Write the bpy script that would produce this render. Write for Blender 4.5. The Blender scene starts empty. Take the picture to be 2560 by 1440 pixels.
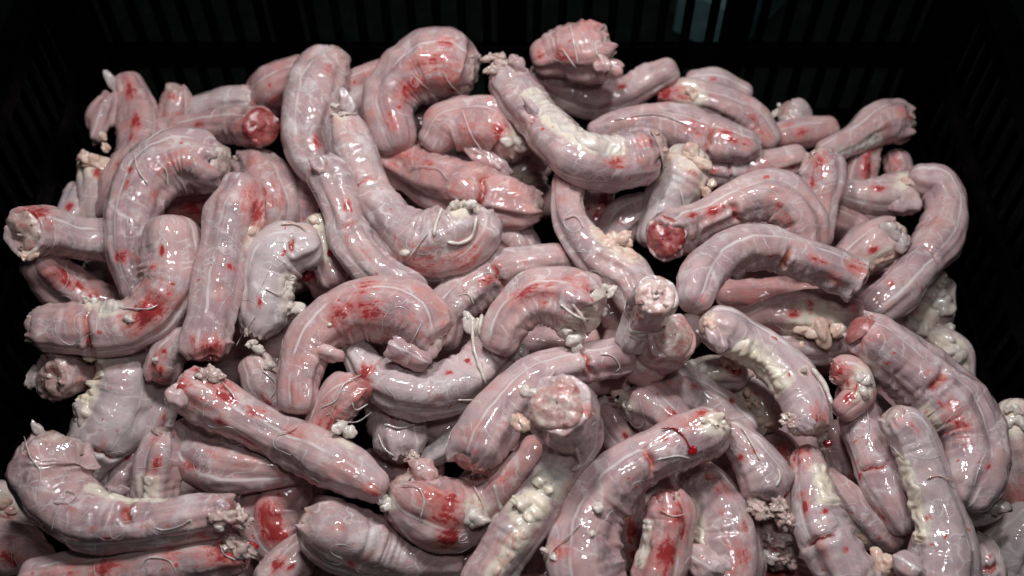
import bpy, math, random
import numpy as np
from mathutils import Vector, Matrix

# ------------------------------------------------------------------ camera
F_PX = 2707.0                       # focal length in photograph pixels (2560 wide)
PITCH = math.radians(55.4)
DIST = 0.64
sc = bpy.context.scene
cd = bpy.data.cameras.new("camera")
cam = bpy.data.objects.new("camera", cd)
sc.collection.objects.link(cam)
sc.camera = cam
cd.sensor_width = 36.0
cd.lens = 36.0 * F_PX / 2560.0
cd.clip_start = 0.02
cd.clip_end = 50
CAM = np.array([0.0, -DIST * math.cos(PITCH), DIST * math.sin(PITCH)])
cam.location = CAM
cam.rotation_euler = (math.pi / 2 - PITCH, 0, 0)
cd.dof.use_dof = True
cd.dof.focus_distance = 0.60
cd.dof.aperture_fstop = 6.0
FWD = np.array([0, math.cos(PITCH), -math.sin(PITCH)])
UPV = np.array([0, math.sin(PITCH), math.cos(PITCH)])
RGT = np.array([1.0, 0, 0])

# ------------------------------------------------------------------ world, lamps, exposure
w = bpy.data.worlds.new("World")
sc.world = w
w.use_nodes = True
w.node_tree.nodes["Background"].inputs[0].default_value = (0.62, 0.78, 1.0, 1)
w.node_tree.nodes["Background"].inputs[1].default_value = 0.034
sc.view_settings.view_transform = 'Standard'
sc.view_settings.look = 'None'
sc.view_settings.exposure = 0.0
sc.view_settings.gamma = 1.0


def lamp(name, loc, target, sx, sy, power, col):
    l = bpy.data.lights.new(name, 'AREA')
    l.shape = 'RECTANGLE'
    l.size, l.size_y = sx, sy
    l.energy = power
    l.color = col
    o = bpy.data.objects.new(name, l)
    sc.collection.objects.link(o)
    o.location = loc
    d = Vector(target) - Vector(loc)
    o.rotation_euler = d.to_track_quat('-Z', 'Y').to_euler()
    return o


lamp("ceiling_or_fill_lamp", (-0.07, 0.11, 0.57), (0.0, 0.02, 0), 0.13, 0.045, 2.7, (0.945, 0.975, 1.0))
lamp("ceiling_or_fill_lamp", (0.15, 0.07, 0.58), (0.05, 0.02, 0), 0.06, 0.05, 1.7, (0.945, 0.975, 1.0))
lamp("ceiling_or_fill_lamp", (0.07, -0.24, 0.62), (0.04, 0.0, 0), 0.09, 0.07, 0.72, (0.97, 0.98, 1.0))  # added front fill lamp, lifts the shade between the necks

sc.render.engine = 'CYCLES'
sc.cycles.use_denoising = True
try:
    sc.cycles.denoiser = 'OPENIMAGEDENOISE'
except Exception:
    pass
sc.cycles.max_bounces = 6
sc.cycles.diffuse_bounces = 3
sc.cycles.glossy_bounces = 3
sc.cycles.transmission_bounces = 3
sc.cycles.caustics_reflective = False
sc.cycles.caustics_refractive = False
sc.cycles.sample_clamp_indirect = 4.0

# ------------------------------------------------------------------ numpy helpers


def _hash(ix, iy, iz, s):
    h = (ix * 374761393 + iy * 668265263 + iz * 2147483647 + s * 1274126177) & 0xFFFFFFFF
    h = ((h ^ (h >> 13)) * 1274126177) & 0xFFFFFFFF
    h = ((h ^ (h >> 16)) * 2246822519) & 0xFFFFFFFF
    h = h ^ (h >> 15)
    return (h & 0xFFFFFF) / float(0x7FFFFF) - 1.0


def noise(p, seed=0):
    """smooth value noise, p (...,3) -> about -1..1"""
    p = np.asarray(p, float)
    i = np.floor(p).astype(np.int64)
    f = p - i
    f = f * f * f * (f * (f * 6 - 15) + 10)
    r = 0
    for dx in (0, 1):
        wx = f[..., 0] if dx else 1 - f[..., 0]
        for dy in (0, 1):
            wy = f[..., 1] if dy else 1 - f[..., 1]
            for dz in (0, 1):
                wz = f[..., 2] if dz else 1 - f[..., 2]
                r = r + wx * wy * wz * _hash(i[..., 0] + dx, i[..., 1] + dy, i[..., 2] + dz, seed)
    return r


def catmull(c, n):
    """c (k,d) control rows -> n rows evenly spaced by length in the first two columns"""
    c = np.asarray(c, float)
    if len(c) == 2:
        c = np.stack([c[0], (c[0] + c[1]) / 2, c[1]])
    e = np.concatenate([[2 * c[0] - c[1]], c, [2 * c[-1] - c[-2]]])
    out = []
    for k in range(1, len(e) - 2):
        t = np.linspace(0, 1, 40, endpoint=(k == len(e) - 3))[:, None]
        a, b, d, g = e[k - 1], e[k], e[k + 1], e[k + 2]
        out.append(0.5 * (2 * b + (d - a) * t + (2 * a - 5 * b + 4 * d - g) * t ** 2 + (3 * b - a - 3 * d + g) * t ** 3))
    o = np.concatenate(out)
    L = np.concatenate([[0], np.cumsum(np.hypot(*(np.diff(o[:, :2], axis=0).T)) + 1e-6)])
    s = np.linspace(0, L[-1], n)
    return np.stack([np.interp(s, L, o[:, k]) for k in range(o.shape[1])], 1), L[-1]


def at(px, py, depth):
    """the point of the place that the photograph shows at a pixel, at a depth along the view axis"""
    a = (np.asarray(px) - 1280.0) / F_PX
    b = (720.0 - np.asarray(py)) / F_PX
    d = np.asarray(depth)
    return CAM + d[..., None] * (FWD + a[..., None] * RGT + b[..., None] * UPV)


def to_px(P):
    v = P - CAM
    d = v @ FWD
    return 1280 + F_PX * (v @ RGT) / d, 720 - F_PX * (v @ UPV) / d, d


def pile_z(x, y):
    """height of the heap's resting surface"""
    e = np.clip((np.abs(x) - 0.17) / 0.13, 0, 1) ** 2 * 0.045
    bk = np.clip((y - 0.08) / 0.12, 0, 1) ** 2 * 0.035
    return 0.004 - e - bk


def pile_depth(px, py, lift):
    d = np.full(np.shape(px), 0.64)
    b = (720.0 - np.asarray(py)) / F_PX
    for _ in range(12):
        P = at(px, py, d)
        z = pile_z(P[..., 0], P[..., 1]) + lift
        d = (z - CAM[2]) / (FWD[2] + b * UPV[2])
    return d


def mesh_from(name, V, faces, mats, smooth=True, attrs=None):
    m = bpy.data.meshes.new(name)
    q = np.asarray(faces, np.int32) if not isinstance(faces, list) else None
    if q is not None:
        nv, nf, k = len(V), len(q), q.shape[1]
        m.vertices.add(nv)
        m.vertices.foreach_set("co", np.asarray(V, np.float32).ravel())
        m.loops.add(nf * k)
        m.loops.foreach_set("vertex_index", q.ravel())
        m.polygons.add(nf)
        m.polygons.foreach_set("loop_start", np.arange(0, nf * k, k, dtype=np.int32))
        m.polygons.foreach_set("loop_total", np.full(nf, k, np.int32))
        m.update(calc_edges=True)
        m.validate()
    else:
        m.from_pydata([tuple(v) for v in V], [], faces)
    if smooth:
        m.polygons.foreach_set("use_smooth", np.ones(len(m.polygons), bool))
    for an, (ty, data) in (attrs or {}).items():
        a = m.attributes.new(an, ty, 'POINT')
        a.data.foreach_set("vector" if ty == 'FLOAT_VECTOR' else "value", np.asarray(data, np.float32).ravel())
    for mt in mats:
        m.materials.append(mt)
    return m


def link(name, me, parent=None, loc=None):
    o = bpy.data.objects.new(name, me)
    sc.collection.objects.link(o)
    if parent is not None:
        o.parent = parent
    if loc is not None:
        o.location = loc
    return o


def tag(o, label=None, cat=None, group=None, kind=None):
    for k, v in (('label', label), ('category', cat), ('group', group), ('kind', kind)):
        if v:
            o[k] = v
    return o


def grid_faces(n, M, wrap=True):
    i = np.arange(n - 1)[:, None]
    j = np.arange(M if wrap else M - 1)[None, :]
    j2 = (j + 1) % M
    return np.stack([i * M + j, i * M + j2, (i + 1) * M + j2, (i + 1) * M + j], -1).reshape(-1, 4)

# ------------------------------------------------------------------ materials


class NT:
    def __init__(self, name):
        self.m = bpy.data.materials.new(name)
        self.m.use_nodes = True
        self.t = self.m.node_tree
        self.t.nodes.clear()

    def n(self, ty, **kw):
        nd = self.t.nodes.new(ty)
        for k, v in kw.items():
            setattr(nd, k, v)
        return nd

    def set(self, sock, v):
        if isinstance(v, bpy.types.NodeSocket):
            self.t.links.new(v, sock)
        elif isinstance(v, (tuple, list)) and sock.type == 'RGBA' and len(v) == 3:
            sock.default_value = (*v, 1)
        else:
            sock.default_value = v

    def math(self, op, a, b=0.0, c=None, clamp=False):
        nd = self.n('ShaderNodeMath', operation=op, use_clamp=clamp)
        self.set(nd.inputs[0], a)
        self.set(nd.inputs[1], b)
        if c is not None:
            self.set(nd.inputs[2], c)
        return nd.outputs[0]

    def step(self, x, a, b, lo=0.0, hi=1.0):
        nd = self.n('ShaderNodeMapRange', interpolation_type='SMOOTHSTEP')
        for k, v in zip(range(5), (x, a, b, lo, hi)):
            self.set(nd.inputs[k], v)
        return nd.outputs[0]

    def mix(self, f, a, b, mode='MIX'):
        nd = self.n('ShaderNodeMix', data_type='RGBA', blend_type=mode)
        nd.clamp_factor = True
        self.set(nd.inputs[0], f)
        self.set(nd.inputs[6], a)
        self.set(nd.inputs[7], b)
        return nd.outputs[2]

    def noise(self, vec, scale, detail=3, rough=0.5, dist=0.0, out=0):
        nd = self.n('ShaderNodeTexNoise')
        self.set(nd.inputs['Vector'], vec)
        nd.inputs['Scale'].default_value = scale
        nd.inputs['Detail'].default_value = detail
        nd.inputs['Roughness'].default_value = rough
        nd.inputs['Distortion'].default_value = dist
        return nd.outputs[out]

    def comb(self, x, y, z):
        nd = self.n('ShaderNodeCombineXYZ')
        for k, v in enumerate((x, y, z)):
            self.set(nd.inputs[k], v)
        return nd.outputs[0]

    def attr(self, name):
        nd = self.n('ShaderNodeAttribute', attribute_name=name)
        return nd

    def vadd(self, a, b):
        nd = self.n('ShaderNodeVectorMath', operation='ADD')
        self.set(nd.inputs[0], a)
        self.set(nd.inputs[1], b)
        return nd.outputs[0]

    def vscale(self, a, s):
        nd = self.n('ShaderNodeVectorMath', operation='SCALE')
        self.set(nd.inputs[0], a)
        self.set(nd.inputs[3], s)
        return nd.outputs[0]

    def voro(self, vec, feature='DISTANCE_TO_EDGE', scale=1.0, rnd=1.0):
        nd = self.n('ShaderNodeTexVoronoi', feature=feature)
        self.set(nd.inputs['Vector'], vec)
        nd.inputs['Scale'].default_value = scale
        nd.inputs['Randomness'].default_value = rnd
        return nd

    def bump(self, h, dist, strength=1.0, normal=None):
        nd = self.n('ShaderNodeBump')
        nd.inputs['Strength'].default_value = strength
        nd.inputs['Distance'].default_value = dist
        self.set(nd.inputs['Height'], h)
        if normal is not None:
            self.set(nd.inputs['Normal'], normal)
        return nd.outputs[0]

    def bsdf(self, col, rough, normal=None, sss=0.0, coat=0.0, coat_rough=0.05, coat_normal=None, spec=0.5, radius=(1.0, 0.35, 0.25), scale=0.004):
        b = self.n('ShaderNodeBsdfPrincipled')
        self.set(b.inputs['Base Color'], col)
        self.set(b.inputs['Roughness'], rough)
        self.set(b.inputs['Subsurface Weight'], sss)
        b.inputs['Subsurface Radius'].default_value = radius
        b.inputs['Subsurface Scale'].default_value = scale
        self.set(b.inputs['Coat Weight'], coat)
        self.set(b.inputs['Coat Roughness'], coat_rough)
        b.inputs['Coat IOR'].default_value = 1.5
        self.set(b.inputs['Specular IOR Level'], spec)
        if normal is not None:
            self.set(b.inputs['Normal'], normal)
        if coat_normal is not None:
            self.set(b.inputs['Coat Normal'], coat_normal)
        o = self.n('ShaderNodeOutputMaterial')
        self.t.links.new(b.outputs[0], o.inputs[0])
        return b


def mat_flesh():
    N = NT("wet_flesh")
    tc = N.n('ShaderNodeTexCoord').outputs['Object']
    nk = N.attr("nk").outputs['Vector']
    sp = N.n('ShaderNodeSeparateXYZ')
    N.set(sp.inputs[0], nk)
    s, y, sd = sp.outputs
    oi = N.n('ShaderNodeObjectInfo')
    oc = N.n('ShaderNodeSeparateColor')
    N.set(oc.inputs[0], oi.outputs['Color'])
    pink, pale, film_k = oc.outputs
    off = N.comb(sd, N.math('MULTIPLY', sd, 1.7), N.math('MULTIPLY', sd, 0.6))
    p = N.vadd(tc, off)
    big = N.noise(p, 38, 3, 0.55)
    mid = N.noise(p, 110, 4, 0.6)
    # base tone: lilac grey to pink
    c = N.mix(N.step(N.math('ADD', N.math('MULTIPLY', big, 0.7), N.math('MULTIPLY', mid, 0.3)), 0.38, 0.62), (0.262, 0.172, 0.190), (0.455, 0.285, 0.275))
    c = N.mix(N.math('MULTIPLY', pink, N.step(mid, 0.3, 0.7, 0.25, 1.0)), c, (0.56, 0.27, 0.24))
    c = N.mix(N.math('MULTIPLY', pale, 0.65), c, (0.56, 0.49, 0.46))
    rnd = N.math('ADD', N.math('MULTIPLY_ADD', N.math('SUBTRACT', 0.40, pink), 0.75, 0.36), N.math('MULTIPLY', oi.outputs['Random'], 0.30))
    c = N.mix(N.math('MULTIPLY', N.step(rnd, 0.55, 1.0, 0, 0.55), N.step(big, 0.3, 0.6, 0.5, 1)), c, (0.56, 0.51, 0.53))
    c = N.mix(N.math('MULTIPLY', N.step(rnd, 0.45, 0.0, 0, 0.50), N.step(big, 0.7, 0.4, 0.4, 1)), c, (0.40, 0.195, 0.19))
    # fibres along the neck
    kf = N.math('MULTIPLY_ADD', N.math('FRACT', N.math('MULTIPLY', sd, 0.37)), 0.8, 0.65)
    ks, ky = N.math('MULTIPLY', s, kf), N.math('MULTIPLY', y, kf)
    fib = N.noise(N.comb(N.math('MULTIPLY', s, 22), N.math('MULTIPLY', y, 420), sd), 1.0, 3, 0.6)
    c = N.mix(N.step(fib, 0.48, 0.72, 0, 0.36), c, (0.57, 0.455, 0.435))
    # bands of muscle crossing the neck, divided by pale fascia
    d3 = N.noise(p, 75, 2, 0.5, out=1)
    dv = N.n('ShaderNodeVectorMath', operation='MULTIPLY_ADD')
    N.set(dv.inputs[0], d3)
    dv.inputs[1].default_value = (1.1, 1.1, 0)
    N.set(dv.inputs[2], N.comb(N.math('MULTIPLY_ADD', ks, 75, N.math('MULTIPLY', ky, 28)), N.math('MULTIPLY', ky, 30), sd))
    v1 = N.voro(dv.outputs[0]).outputs['Distance']
    net = N.step(v1, 0.0, N.step(mid, 0.35, 0.7, 0.012, 0.10), 1, 0)
    net = N.math('MULTIPLY', net, N.step(N.noise(p, 60, 2), 0.40, 0.58))
    dv2 = N.n('ShaderNodeVectorMath', operation='MULTIPLY_ADD')
    N.set(dv2.inputs[0], N.noise(p, 130, 3, 0.5, out=1))
    dv2.inputs[1].default_value = (1.3, 1.3, 0)
    N.set(dv2.inputs[2], N.comb(N.math('MULTIPLY', ks, 110), N.math('MULTIPLY_ADD', ks, 40, N.math('MULTIPLY', ky, 100)), sd))
    v2 = N.voro(dv2.outputs[0]).outputs['Distance']
    net2 = N.math('MULTIPLY', N.step(v2, 0.0, N.step(mid, 0.3, 0.65, 0.08, 0.012), 1, 0), N.step(N.noise(p, 85, 2), 0.47, 0.60))
    # the pale line that runs along the outer side of the bend
    wob = N.math('MULTIPLY_ADD', N.math('SUBTRACT', N.noise(N.comb(N.math('MULTIPLY', s, 45), sd, 0), 1.0, 2), 0.5), 0.006, y)
    dors = N.step(N.math('ABSOLUTE', wob), 0.0003, 0.0012, 1, 0)
    dors = N.math('MULTIPLY', dors, N.step(N.noise(p, 50, 1), 0.32, 0.5))
    outer = N.step(y, 0.0, 0.003)
    c = N.mix(N.math('MULTIPLY', outer, 0.22), c, (0.51, 0.395, 0.385))
    # milky film
    fm = N.noise(p, 70, 5, 0.62)
    film = N.math('MULTIPLY', N.step(fm, 0.49, 0.70), film_k)
    c = N.mix(N.math('MULTIPLY', film, 0.66), c, (0.63, 0.555, 0.545))
    lines = N.math('MAXIMUM', N.math('MULTIPLY', net, 0.60), N.math('MULTIPLY', net2, 0.55))
    lines = N.math('MULTIPLY', lines, N.math('MULTIPLY_ADD', film_k, 0.7, 0.35))
    lines = N.math('MAXIMUM', lines, N.math('MULTIPLY', dors, 0.65))
    c = N.mix(lines, c, (0.70, 0.63, 0.605))
    # cream fat smeared over the flesh
    ft = N.attr("fat").outputs['Fac']
    ff = N.math('ADD', ft, N.math('MULTIPLY', N.math('SUBTRACT', N.noise(p, 150, 4, 0.65), 0.5), N.step(ft, 0.02, 0.3, 0, 1.1)))
    fat_m = N.step(ff, 0.28, 0.75)
    c = N.mix(N.math('MULTIPLY', fat_m, 0.88), c, N.mix(mid, (0.66, 0.55, 0.44), (0.72, 0.63, 0.53)))
    # blood: halo and core
    bl = N.attr("blood").outputs['Fac']
    nz = N.math('SUBTRACT', N.noise(p, 230, 5, 0.7, 0.6), 0.5)
    nz2 = N.math('SUBTRACT', N.noise(N.comb(N.math('MULTIPLY', s, 110), N.math('MULTIPLY', y, 420), sd), 1, 4, 0.65), 0.5)
    f = N.math('ADD', bl, N.math('MULTIPLY', N.math('ADD', nz, nz2), N.step(bl, 0.02, 0.3, 0, 1.2)))
    c = N.mix(N.step(f, 0.12, 0.55, 0, 0.60), c, (0.52, 0.125, 0.105))
    core = N.step(f, 0.48, 0.76)
    c = N.mix(N.math('MULTIPLY', core, 0.88), c, (0.29, 0.012, 0.015))
    # small stray specks of blood, rare
    spk = N.noise(p, 260, 1, 0.4)
    rare = N.step(N.noise(p, 33, 1), 0.58, 0.64)
    spk = N.math('MULTIPLY', N.step(spk, 0.70, 0.735), rare)
    c = N.mix(N.math('MULTIPLY', spk, 0.8), c, (0.45, 0.03, 0.03))
    # bruised patches
    br = N.math('MULTIPLY', N.step(N.noise(p, 47, 3, 0.6), 0.56, 0.72), N.math('MULTIPLY_ADD', pink, 0.7, 0.22))
    c = N.mix(br, c, (0.50, 0.185, 0.155))
    # torn joints
    ga = N.attr("gash").outputs['Fac']
    c = N.mix(N.step(ga, 0.25, 0.8), c, N.mix(N.step(mid, 0.4, 0.6), (0.30, 0.05, 0.04), (0.50, 0.20, 0.17)))
    # relief
    h = N.math('MULTIPLY', lines, 0.25)
    h = N.math('ADD', h, N.math('MULTIPLY', fib, 0.5))
    h = N.math('ADD', h, N.math('MULTIPLY', film, 0.5))
    h = N.math('ADD', h, N.math('MULTIPLY', N.noise(p, 300, 3, 0.6), 0.55))
    nrm = N.bump(h, 0.0007, 0.6)
    wet = N.math('ADD', N.noise(p, 150, 1, 0.5), N.math('MULTIPLY', N.noise(p, 400, 1, 0.5), 0.36))
    wet = N.math('ADD', wet, N.math('MULTIPLY', h, 0.12))
    cn = N.bump(wet, 0.0010, 0.5)
    rg = N.step(N.noise(p, 90, 3), 0.35, 0.7, 0.40, 0.55)
    coat = N.step(N.noise(p, 34, 3, 0.6), 0.30, 0.50, 0.42, 1.0)
    N.bsdf(c, rg, nrm, sss=0.14, coat=coat, coat_rough=0.012, coat_normal=cn, spec=0.10)
    return N.m


def mat_simple(name, c1, c2, c3, scale, rough=0.4, coat=0.6, bump=0.0006, sss=0.25, use_red=False):
    N = NT(name)
    tc = N.n('ShaderNodeTexCoord').outputs['Object']
    oi = N.n('ShaderNodeObjectInfo')
    off = N.comb(N.math('MULTIPLY', oi.outputs['Random'], 9.0), N.math('MULTIPLY', oi.outputs['Random'], 5.0), 0.0)
    p = N.vadd(tc, off)
    a = N.noise(p, scale, 4, 0.6)
    b = N.noise(p, scale * 2.7, 4, 0.6, 0.5)
    c = N.mix(N.step(a, 0.35, 0.65), c1, c2)
    c = N.mix(N.step(b, 0.48, 0.70), c, c3)
    if use_red:
        oc = N.n('ShaderNodeSeparateColor')
        N.set(oc.inputs[0], oi.outputs['Color'])
        k = N.math('ADD', oc.outputs[0], N.math('MULTIPLY', N.math('SUBTRACT', N.noise(p, scale * 1.3, 4, 0.65), 0.5), 1.6))
        c = N.mix(N.step(k, 0.25, 0.80, 0, 0.85), c, (0.31, 0.055, 0.05))
        c = N.mix(N.step(k, 0.88, 1.12, 0, 0.85), c, (0.20, 0.006, 0.010))
        c = N.mix(N.math('MULTIPLY', oc.outputs[1], N.step(b, 0.35, 0.6)), c, (0.60, 0.52, 0.44))
    h = N.math('ADD', N.noise(p, scale * 3, 4, 0.65), N.math('MULTIPLY', b, 0.8))
    nrm = N.bump(h, bump, 0.8)
    N.bsdf(c, rough, nrm, sss=sss, coat=coat, coat_rough=0.035, coat_normal=N.bump(h, bump * 0.8, 0.7), spec=0.4)
    return N.m


FLESH = mat_flesh()
FAT = mat_simple("cream_fat", (0.68, 0.57, 0.44), (0.73, 0.64, 0.53), (0.56, 0.43, 0.37), 80, 0.42, 0.6, 0.0004, 0.3)
PALEFAT = mat_simple("white_fat", (0.54, 0.46, 0.41), (0.63, 0.56, 0.50), (0.52, 0.38, 0.35), 100, 0.40, 0.7, 0.0004, 0.3)
PINKFAT = mat_simple("pink_fat", (0.62, 0.42, 0.33), (0.65, 0.51, 0.42), (0.56, 0.28, 0.23), 100, 0.40, 0.6, 0.0004, 0.3)
CUT = mat_simple("cut_meat", (0.40, 0.235, 0.215), (0.49, 0.345, 0.31), (0.56, 0.45, 0.39), 110, 0.36, 0.8, 0.0007, 0.2, True)
BONE = mat_simple("raw_bone", (0.55, 0.42, 0.37), (0.62, 0.52, 0.47), (0.46, 0.18, 0.16), 220, 0.35, 0.7, 0.0005, 0.2)
STRAND = mat_simple("membrane", (0.56, 0.45, 0.43), (0.64, 0.55, 0.52), (0.54, 0.38, 0.36), 90, 0.30, 0.9, 0.0002, 0.3)
BLOOD = mat_simple("fresh_blood", (0.22, 0.004, 0.008), (0.30, 0.006, 0.010), (0.26, 0.010, 0.012), 60, 0.15, 1.0, 0.0002, 0.0)
SKIN = mat_simple("grey_skin", (0.36, 0.28, 0.27), (0.46, 0.37, 0.35), (0.52, 0.45, 0.40), 80, 0.35, 0.9, 0.0005, 0.25)


def mat_plastic(name, c, rough, bump):
    N = NT(name)
    tc = N.n('ShaderNodeTexCoord').outputs['Object']
    a = N.noise(tc, 60, 5, 0.65)
    col = N.mix(N.step(a, 0.45, 0.75), c, tuple(k * 1.8 for k in c))
    rg = N.step(N.noise(tc, 130, 4), 0.3, 0.7, rough - 0.08, rough + 0.15)
    N.bsdf(col, rg, N.bump(N.noise(tc, 700, 3), bump, 0.4), spec=0.010)
    return N.m


BLACK = mat_plastic("black_plastic", (0.0003, 0.0003, 0.0004), 0.45, 0.0002)
TEAL = mat_plastic("teal_plastic", (0.035, 0.065, 0.065), 0.5, 0.0002)
FLOOR = mat_plastic("dark_floor", (0.0030, 0.0042, 0.0034), 0.6, 0.0004)
# ------------------------------------------------------------------ the necks as traced: centre line, width, order of lying
NECKS = []


def N(order, label, pts, ends, **kw):
    d = dict(order=order, label=label, pts=[tuple(p) + (0,) * (4 - len(p)) for p in pts], ends=ends, tone=(0.3, 0.1, 0.6), blood=[], gash=[], fat=[], lumps=[],
             strands=2, cords=[], threads=[], bone=[])
    d.update(kw)
    d['pts'] = [(p[0], p[1], p[2] * 1.03, p[3]) for p in d['pts']]
    d['seed'] = len(NECKS) * 7 + 3
    NECKS.append(d)

# ---- top row, along the back wall
N(60, "neck with a rounded red spotted top and grey skin flap, in the back left corner",
  [(322, 212, 84), (338, 262, 108), (345, 320, 102), (335, 385, 92), (300, 450, 92), (278, 525, 84)], 'oo', tone=(.5, 0, .4), blood=[(322, 212, 22, .8), (335, 292, 16, .9), (330, 325, 16, .6), (308, 410, 20, .6)],
  lumps=[(256, 295, 120, 60, 108, 'f'), (278, 205, 70, 22, 70, 's')], strands=2)
N(42, "stubby neck with a pink tip poking up beside the neck with the bloody cut face",
  [(440, 222, 72), (438, 262, 92), (430, 330, 90)], 'Po', tone=(.8, 0, .5), blood=[(420, 300, 16, .8), (430, 230, 20, .5)], strands=1)
N(41, "pale neck end lying flat behind the neck with the bloody cut face",
  [(632, 252, 66), (575, 258, 84), (500, 280, 80)], 'Wo', tone=(.2, .6, .9), strands=2)
N(55, "lilac neck whose wide cut face is raw and dark with blood",
  [(410, 330, 70), (500, 318, 74), (580, 312, 92), (622, 314, 112, 6), (655, 318, 126, 24)], 'oR', tone=(.6, 0, .4), blood=[(600, 310, 45, .45), (660, 270, 30, .5), (640, 365, 30, .7)], strands=2)
N(30, "plain pink neck bulging out behind the tall pale curved neck",
  [(745, 180, 92), (690, 212, 104), (655, 260, 90)], 'oo', tone=(.9, 0, .2), blood=[(660, 212, 9, .8)], strands=0)
N(40, "yellowish fat covered neck tip jutting out at the left, beside the great arch",
  [(222, 400, 66), (236, 465, 84), (240, 545, 80)], 'Wo', tone=(.4, .5, .6), lumps=[(232, 405, 95, 60, 25, 'p'), (262, 352, 46, 36, 60, 'p'), (205, 400, 34, 18, 10, 'p')], strands=1)
N(15, "pale fragment of neck half hidden in the dark beside the crate's side",
  [(196, 480, 60), (172, 540, 70)], 'oo', tone=(.2, .5, .8), strands=0)
N(72, "tall pale curved neck with a smooth glossy spine, upright at the back",
  [(846, 140, 92), (808, 190, 140), (775, 262, 132), (763, 335, 112), (785, 405, 100), (815, 440, 80)], 'Po', tone=(.35, .25, .9), dors=30, blood=[(835, 170, 14, .5), (800, 345, 14, .9)], strands=3)
N(28, "red glossy neck segment wedged between two big curved necks at the back",
  [(880, 212, 74), (925, 193, 70), (985, 168, 60)], 'oo', tone=(.7, 0, .4), blood=[(925, 180, 30, .4)], strands=0)
N(45, "knobbly pale neck stump pressed under the tall pale curved neck",
  [(935, 240, 70), (890, 262, 80), (850, 300, 70)], 'oo', tone=(.2, .5, .8), strands=0)
N(74, "big red stained arched neck at the back, its ragged cut end facing the crate wall",
  [(1168, 186, 150), (1095, 166, 164), (1010, 205, 152), (972, 270, 126), (990, 345, 112)], 'Po', tone=(.5, 0, .6), dors=42, blood=[(1070, 165, 40, .6), (1130, 205, 60, .5), (1030, 232, 30, .75), (965, 300, 24, .5), (1110, 90, 18, .7), (1140, 235, 10, .8)],
  cords=[([(1105, 175), (1130, 215), (1175, 255)], 5, 't'), ([(1028, 180), (1050, 205), (1075, 225)], 4, 't')], strands=3)
N(78, "short humped neck with a white and bloody torn end before the big red stained arch",
  [(1085, 350, 80), (1120, 315, 116), (1200, 312, 140), (1270, 345, 132), (1275, 392, 86)], 'oW', tone=(.55, 0, .5), dors=40, blood=[(1255, 340, 34, .65), (1250, 335, 12, .9), (1175, 355, 26, .5), (1160, 310, 30, .4)],
  lumps=[(1290, 350, 60, 46, 20, 'w'), (1225, 405, 110, 46, 35, 'f')], cords=[([(1155, 275), (1180, 340), (1215, 390)], 5, 't'), ([(1240, 400), (1265, 420), (1285, 440)], 4, 't')], strands=2)
N(88, "neck with a bony top bending into a wide pale U with white fat cords",
  [(862, 292, 96), (880, 365, 106), (915, 440, 92), (950, 515, 112), (1010, 585, 140), (1085, 612, 152), (1158, 582, 168), (1180, 525, 120)], 'WW', tone=(.25, .4, 1.0), dors=60,
  gash=[(930, 472, .8)], blood=[(1060, 668, 60, .5), (1170, 650, 50, .55), (885, 300, 30, .3)],
  lumps=[(870, 262, 80, 40, 70, 'f'), (845, 275, 44, 34, 70, 'w'), (1150, 515, 60, 34, 20, 'w'), (1012, 632, 26, 18, 0, 'w')],
  cords=[([(1192, 540), (1180, 590), (1150, 608), (1118, 605)], 11, 'w'), ([(1070, 580), (1048, 610), (1022, 645)], 8, 'w'), ([(1105, 520), (1090, 560), (1085, 590)], 12, 'w')], strands=4)
N(58, "pink stained neck lying level under the humped neck, cracked across near its far cut end",
  [(925, 345, 80), (1000, 400, 116), (1100, 455, 132), (1210, 490, 128), (1290, 510, 124), (1340, 515, 104)], 'oP', tone=(.9, 0, .5), gash=[(1222, 485, 1.1, 1.4)], blood=[(1000, 375, 50, .45), (1060, 400, 16, .7), (980, 350, 14, .7), (1125, 495, 50, .4), (1130, 520, 14, .7)],
  cords=[([(1020, 415), (1090, 420), (1120, 450)], 4, 't')], strands=3)
N(90, "straight lilac neck with a knobbed top and two fine cuts across its middle",
  [(808, 410, 84), (836, 458, 104), (862, 530, 98), (890, 610, 112), (945, 680, 116), (1025, 725, 110)], 'Po', tone=(.2, .3, .9), gash=[(885, 580, .7, .5)], blood=[(880, 545, 20, .35), (870, 580, 14, .55), (905, 630, 18, .4)], lumps=[(795, 410, 50, 40, 70, 'f')], strands=4)
N(22, "smooth dusky pink neck sunk behind the straight lilac neck",
  [(800, 440, 84), (755, 490, 96), (752, 560, 86)], 'oo', tone=(.7, 0, .1), strands=0)
N(44, "neck netted with pale veins, its orange cut end against the great arch on the left",
  [(600, 400, 80), (655, 445, 128), (690, 520, 118), (690, 570, 90)], 'Po', tone=(.7, .1, .9), blood=[(610, 400, 26, .5), (690, 480, 26, .5)], strands=4)
N(80, "great arched neck on the left with a white line along its outer edge",
  [(548, 415, 142), (460, 400, 150), (380, 440, 150), (330, 530, 118), (322, 630, 96), (345, 725, 84)], 'Wo', tone=(.35, .15, .8), dors=48, blood=[(318, 415, 14, .9), (310, 450, 12, .7), (305, 655, 26, .75), (398, 485, 14, .7), (440, 420, 40, .4), (535, 405, 14, .5), (405, 430, 26, .4)],
  cords=[([(335, 380), (345, 425), (370, 460)], 5, 't'), ([(385, 400), (415, 425), (420, 465)], 4, 't')], strands=4)
N(12, "red striped strip of neck glimpsed inside the hollow of the great arched neck",
  [(440, 520, 70), (520, 520, 80)], 'oo', tone=(1, 0, .2), blood=[(470, 515, 50, .6)], strands=0)
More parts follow.
